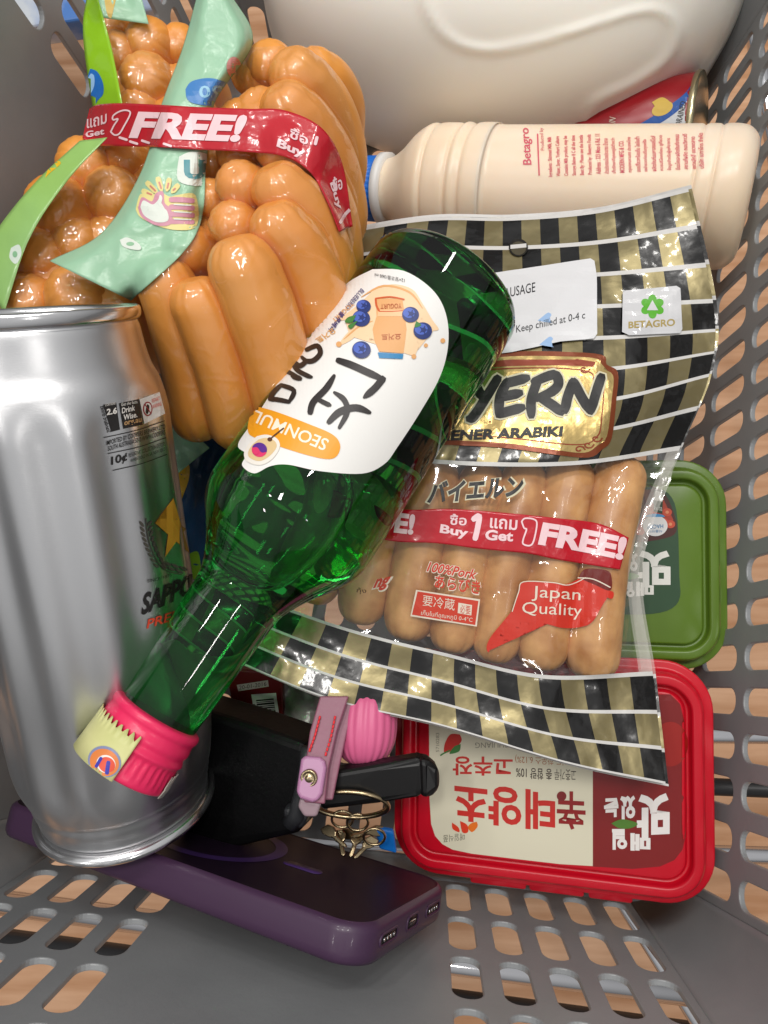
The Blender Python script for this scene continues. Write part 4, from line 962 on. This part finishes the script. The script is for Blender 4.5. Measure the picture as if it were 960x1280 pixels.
for q in rowsT + rowsB:
    VS += [q - lw, q + lw] if 0 < q < 1 else ([0, lw*1.6] if q == 0 else [1 - lw*1.2, 1])
for a_, b_ in list(zip(rowsT, rowsT[1:])) + list(zip(rowsB, rowsB[1:])): VS += [a_ + (b_-a_)*t for t in (.2, .4, .6, .8)]
VS += [.46 + .34*i/44 for i in range(1, 44)]
VS = sorted(VS)
tree = bvh(ss)
def bagsheet(name, back=False):
    G = []
    for v_ in VS:
        row = []
        for u in US:
            x, y, d = bag(u, v_)
            if back: d += 3 + 17*max(0, 1 - abs(2*u - 1)**3)*math.sin(math.pi*min(1, max(0, v_)))**.8; row.append([x + 4, y - (4 if v_ < .5 else -3), d]); continue
            h = cast(tree, x, y)
            if h: d = min(d, h[2] - .5)
            row.append([x, y, d])
        G.append(row)
    if not back:
        for _ in range(3):
            N = [[c[2] for c in r_] for r_ in G]
            for j in range(1, len(G) - 1):
                for i in range(1, len(US) - 1):
                    s_ = (N[j-1][i] + N[j+1][i] + N[j][i-1] + N[j][i+1])/4; G[j][i][2] = min(N[j][i], s_)
    vs, fs, fm = [], [], []
    for j, r_ in enumerate(G):
        for x, y, d in r_:
            p = P(x, y, d); wv = VS[j]; amp = 2.6 if wv < .46 else (.8 if wv < .8 else 2.4)
            n1 = abs(noise.noise(p*22 + V((3, 1, 0)))) + .5*abs(noise.noise(p*55)) + .25*abs(noise.noise(p*110))
            d += (n1 - .35)*amp*(-1 if back else 1)
            if .46 < wv < .8 and not back: d -= .7*max(0, 1 - abs(noise.noise(p*40))*8)**2*max(0, noise.noise(p*20) + .4)
            vs.append(P(x, y, d))
    nu = len(US)
    for j in range(len(VS) - 1):
        vm = (VS[j] + VS[j+1])/2
        for i in range(nu - 1):
            um = (US[i] + US[i+1])/2; fs.append((j*nu+i, (j+1)*nu+i, (j+1)*nu+i+1, j*nu+i+1))
            ci = int(um*NC); rows = rowsT if vm < .46 else rowsB
            k_ = 0
            if any(abs(vm - q) < lw for q in rowsT + rowsB) or vm < lw*1.6 or vm > 1 - lw*1.2: k_ = 2
            elif .46 < vm < .80: k_ = 3 if not (um > .965) else 4
            else:
                rj = sum(1 for q in rows if q < vm) - 1; k_ = 1 if (ci + rj + (1 if vm > .5 else 0)) % 2 else 0
            if back and k_ == 3: k_ = 3
            fm.append(k_)
    o = mk(name, vs, fs, [M_gold, M_black, M_wline, M_clear, M_clearflap], cpk, fm=fm)
    return o
bagf = bagsheet('front_film'); bagb = bagsheet('back_film', True)
# punched hang hole
pr = Print([bagf], bagf, step=5, base=.5)
pr.ell(648, 310, 12, 11, ink('1a1712', .3), 1); pr.ell(648, 311, 9.5, 8.5, ink('4a4434', .3), 2); pr.poly([(638, 307), (658, 305), (658, 310), (638, 312)], M_wline, 3)
# gold name panel
pr.blob([(500, 452), (560, 446), (640, 440), (700, 440), (752, 444), (758, 456), (772, 466), (770, 500), (764, 548), (752, 562), (735, 572), (690, 568), (630, 560), (560, 556), (510, 552)], ink('7a3a1c', .3, metal=.3), 1, n=4)
MG = mat('gold_panel_foil', (.55, .40, .15, 1), .26, metal=.75, bump=((20, .5, .006), (60, .3, .0015)), coat=.4)
pr.blob([(500, 457), (560, 452), (640, 446), (700, 446), (746, 449), (752, 461), (766, 470), (764, 500), (758, 545), (746, 557), (730, 566), (690, 562), (630, 554), (560, 550), (510, 546)], MG, 2, n=4)
RB = ink('8a3a22', .35, metal=.2)
pr.poly([(560, 456), (640, 450), (726, 450), (744, 453), (742, 459), (700, 457), (640, 458), (560, 463)], RB, 3)
pr.stroke([(560, 466), (640, 461), (705, 461), (738, 466), (742, 476), (754, 480), (752, 520), (746, 546), (720, 556), (640, 548), (560, 542)], 1.4, RB, 4)
for (cx, cy, sg) in ((730, 462, 1), (746, 478, -1), (722, 452, 1), (735, 556, 1), (724, 562, -1), (745, 548, 1)):
    pr.stroke([(cx + 7*math.cos(t*.8)*(1 - t/9), cy + 5*sg*math.sin(t*.8)*(1 - t/9)) for t in range(8)], 1.8, RB, 5, n=3)
KX = ink('0a0909', .4); WX = ink('cdc6a8', .35)
name = {'B': [[(-1, 1), (-1, -1)]],
        'E': [[(592, 496), (584, 508), (582, 522)], [(590, 494), (606, 489)], [(586, 508), (603, 504)], [(582, 523), (600, 518)]]}
L_ = [  # BAYERN, brush capitals; the first letters continue under the green bottle
 [(520, 482), (516, 522)], [(520, 484), (534, 488), (532, 498), (520, 502)], [(520, 503), (536, 508), (532, 519), (518, 522)],
 [(556, 482), (546, 522)], [(556, 482), (566, 522)], [(549, 508), (564, 508)],
 [(592, 479), (603, 498)], [(622, 474), (606, 500), (592, 521), (586, 524)],
 [(634, 478), (625, 496), (623, 518)], [(632, 480), (659, 473)], [(626, 497), (650, 492)], [(623, 518), (653, 510)],
 [(672, 476), (664, 500), (664, 520)], [(668, 478), (692, 469), (698, 480), (690, 490), (670, 499)], [(676, 498), (692, 508), (702, 516)],
 [(716, 478), (709, 498), (706, 514)], [(717, 478), (726, 496), (737, 514)], [(751, 472), (744, 494), (738, 515)]]
for st in L_: pr.stroke(st, 17, WX, 6, taper=(.95, .85), n=4)
for st in L_: pr.stroke(st, 12.5, KX, 8, taper=(.9, .75), n=4)
pr.text('WIENER ARABIKI', (534, 552), (704, 546), (0, -13), KX, off=.045, shear=.1, lay=7)
# katakana on the clear window
KT = 'バイエルン'
pr.text(KT, (531, 632), (659, 622), (-3, -30), WX, off=.085, shear=.3, lay=4); pr.text(KT, (534, 630), (656, 620), (-3, -27), KX, off=.04, shear=.3, lay=6)
# sticker
ST = mat('sticker_paper', 'd4d4d6', .3, coat=.3)
pr.poly([(600, 340), (612, 343), (680, 333), (738, 324), (743, 327), (746, 346), (746, 418), (742, 424), (700, 428), (640, 441), (600, 446)], ST, 9)
pr.text('COCKTAIL SAUSAGE', (572, 386), (669, 366), (0, -12), ink('1c1c1e'), off=.0, lay=11)
pr.text('Keep chilled at 0-4 c', (645, 420), (731, 402), (0, -12), ink('1c1c1e'), lay=11)
for (x, y) in ((680, 398), (682, 428)): pr.blob([(x - 8, y + 4), (x - 2, y - 1), (x + 5, y - 6), (x + 9, y - 3), (x + 4, y + 4), (x + 10, y + 7)], ink('93b2d8', .4), 10)
SB = mat('logo_sticker', 'c4c4c6', .3, coat=.4)
pr.poly([(778, 366), (782, 364), (845, 358), (850, 361), (852, 412), (849, 417), (786, 420), (777, 416)], SB, 9)
GB_ = ink('4ea21e', .35)
for q in range(6): a = R(60*q - 90); pr.ell(815 + 9.2*math.cos(a), 384 + 8.8*math.sin(a), 5.2, 6.2, GB_, 10 + q % 2, rot=60*q)
pr.poly([(815, 376), (822, 389), (808, 389)], SB, 12)
pr.text('BETAGRO', (785, 412), (843, 408), (0, -9), ink('a08c50'), off=.03, lay=10)
pr.build('front_print')
# window prints
pr = Print([bagf], bagf, step=5, base=.5)
RW = ink('c8402c', .35); WW = ink('e0d2c0', .4)
pr.text('100%Pork', (532, 715), (596, 726), (3, -14), WW, off=.07, shear=.15, lay=1); pr.text('100%Pork', (533, 714), (594, 724), (3, -12), RW, off=.02, shear=.15, lay=3)
pr.text('あらびき', (542, 736), (601, 745), (1, -19), WW, off=.06, lay=1); pr.text('あらびき', (543, 735), (600, 743), (1, -17), RW, off=.02, lay=3)
def rr4(a, b, c, d, m, lay):
    pr.poly([a, b, c, d], m, lay)
rr4((520, 737), (600, 749), (596, 783), (513, 770), WW, 1); rr4((522, 739), (598, 751), (594, 781), (515, 768), RW, 3)
pr.text('要冷蔵', (528, 757), (568, 763), (1, -14), WW, lay=5); pr.text('เก็บในที่อุณหภูมิ 0-4°C', (526, 770), (590, 779), (1, -8), WW, lay=5)
rr4((573, 753), (590, 756), (589, 769), (572, 766), WW, 4); pr.text('必要', (575, 766), (588, 768), (0, -11), RW, lay=5)
JR = ink('c9301f', .3, coat=.3)
pr.blob([(648, 740), (652, 728), (664, 726), (690, 728), (708, 730), (730, 722), (757, 733), (762, 740), (752, 758), (742, 775), (730, 783), (705, 785), (684, 780), (664, 775), (640, 779), (628, 787), (616, 800), (611, 815), (608, 808), (614, 795), (630, 775), (640, 762)], JR, 2, n=4)
pr.blob([(722, 722), (732, 711), (758, 713), (764, 722), (762, 738), (742, 730)], ink('6a1a14', .3), 4); pr.stroke([(722, 722), (742, 724), (762, 734)], 1.4, WW, 6); pr.blob([(758, 738), (766, 740), (765, 748), (758, 746)], JR, 3)
pr.stroke([(640, 764), (648, 740), (654, 727), (690, 728), (710, 731), (732, 722)], 1.2, WW, 4)
pr.text('Japan', (664, 751), (725, 755), (1, -19), WW, off=.0, lay=6, bend=.03); pr.text('Quality', (652, 771), (727, 775), (1, -19), WW, off=.0, lay=6, bend=.03)
pr.text('ng', (463, 742), (487, 738), (5, -18), WW, off=.08, shear=.25, lay=1); pr.text('ng', (465, 740), (485, 736), (4, -16), RW, off=.04, shear=.25, lay=3)
pr.text('กุ้ง', (446, 742), (458, 743), (0, -8), ink('3a2a18'), lay=3)
pr.build('window_print')
# tape on the pack
tu = [(430, 618), (500, 636), (560, 636), (620, 640), (700, 648), (750, 655), (786, 672)]
tl = [(420, 660), (488, 676), (545, 679), (600, 686), (660, 692), (700, 700), (775, 712)]
K2 = [i/6 for i in range(7)]
def fn(u, v):
    a = (herm(K2, [p[0] for p in tu], u), herm(K2, [p[1] for p in tu], u)); b = (herm(K2, [p[0] for p in tl], u), herm(K2, [p[1] for p in tl], u))
    return a[0]*(1-v) + b[0]*v, a[1]*(1-v) + b[1]*v, 292
t2 = drape('promo_tape', [bagf], 140, 18, fn, M_tape, cpk, it=6, off=1.0, thick=.12, wrinkle=.5)
pr = Print([t2], t2, step=6, base=.25)
pr.text('E!', (492, 666), (518, 669), (1, -26), W_, off=.045, shear=.1, lay=1)
pr.text('Buy', (549, 669), (584, 675), (2, -14), W_, off=.035, lay=1); pr.text('ซื้อ', (562, 656), (583, 657), (1, -14), W_, off=.02, lay=1)
pr.stroke([(592, 649), (599, 645), (597, 660), (594, 673)], 7, W_, 1)
pr.text('แถม', (612, 660), (646, 663), (1, -13), W_, off=.02, lay=1); pr.text('Get', (606, 675), (641, 677), (1, -13), W_, off=.035, lay=1)
pr.stroke([(652, 652), (656, 648), (667, 649), (671, 655), (667, 676), (662, 682), (654, 680), (654, 674), (658, 662), (655, 660), (652, 652)], 2.0, W_, 1)
pr.text('FREE!', (672, 681), (779, 701), (5, -29), W_, off=.05, shear=.05, lay=1, bend=.04)
pr.build('tape_lettering')
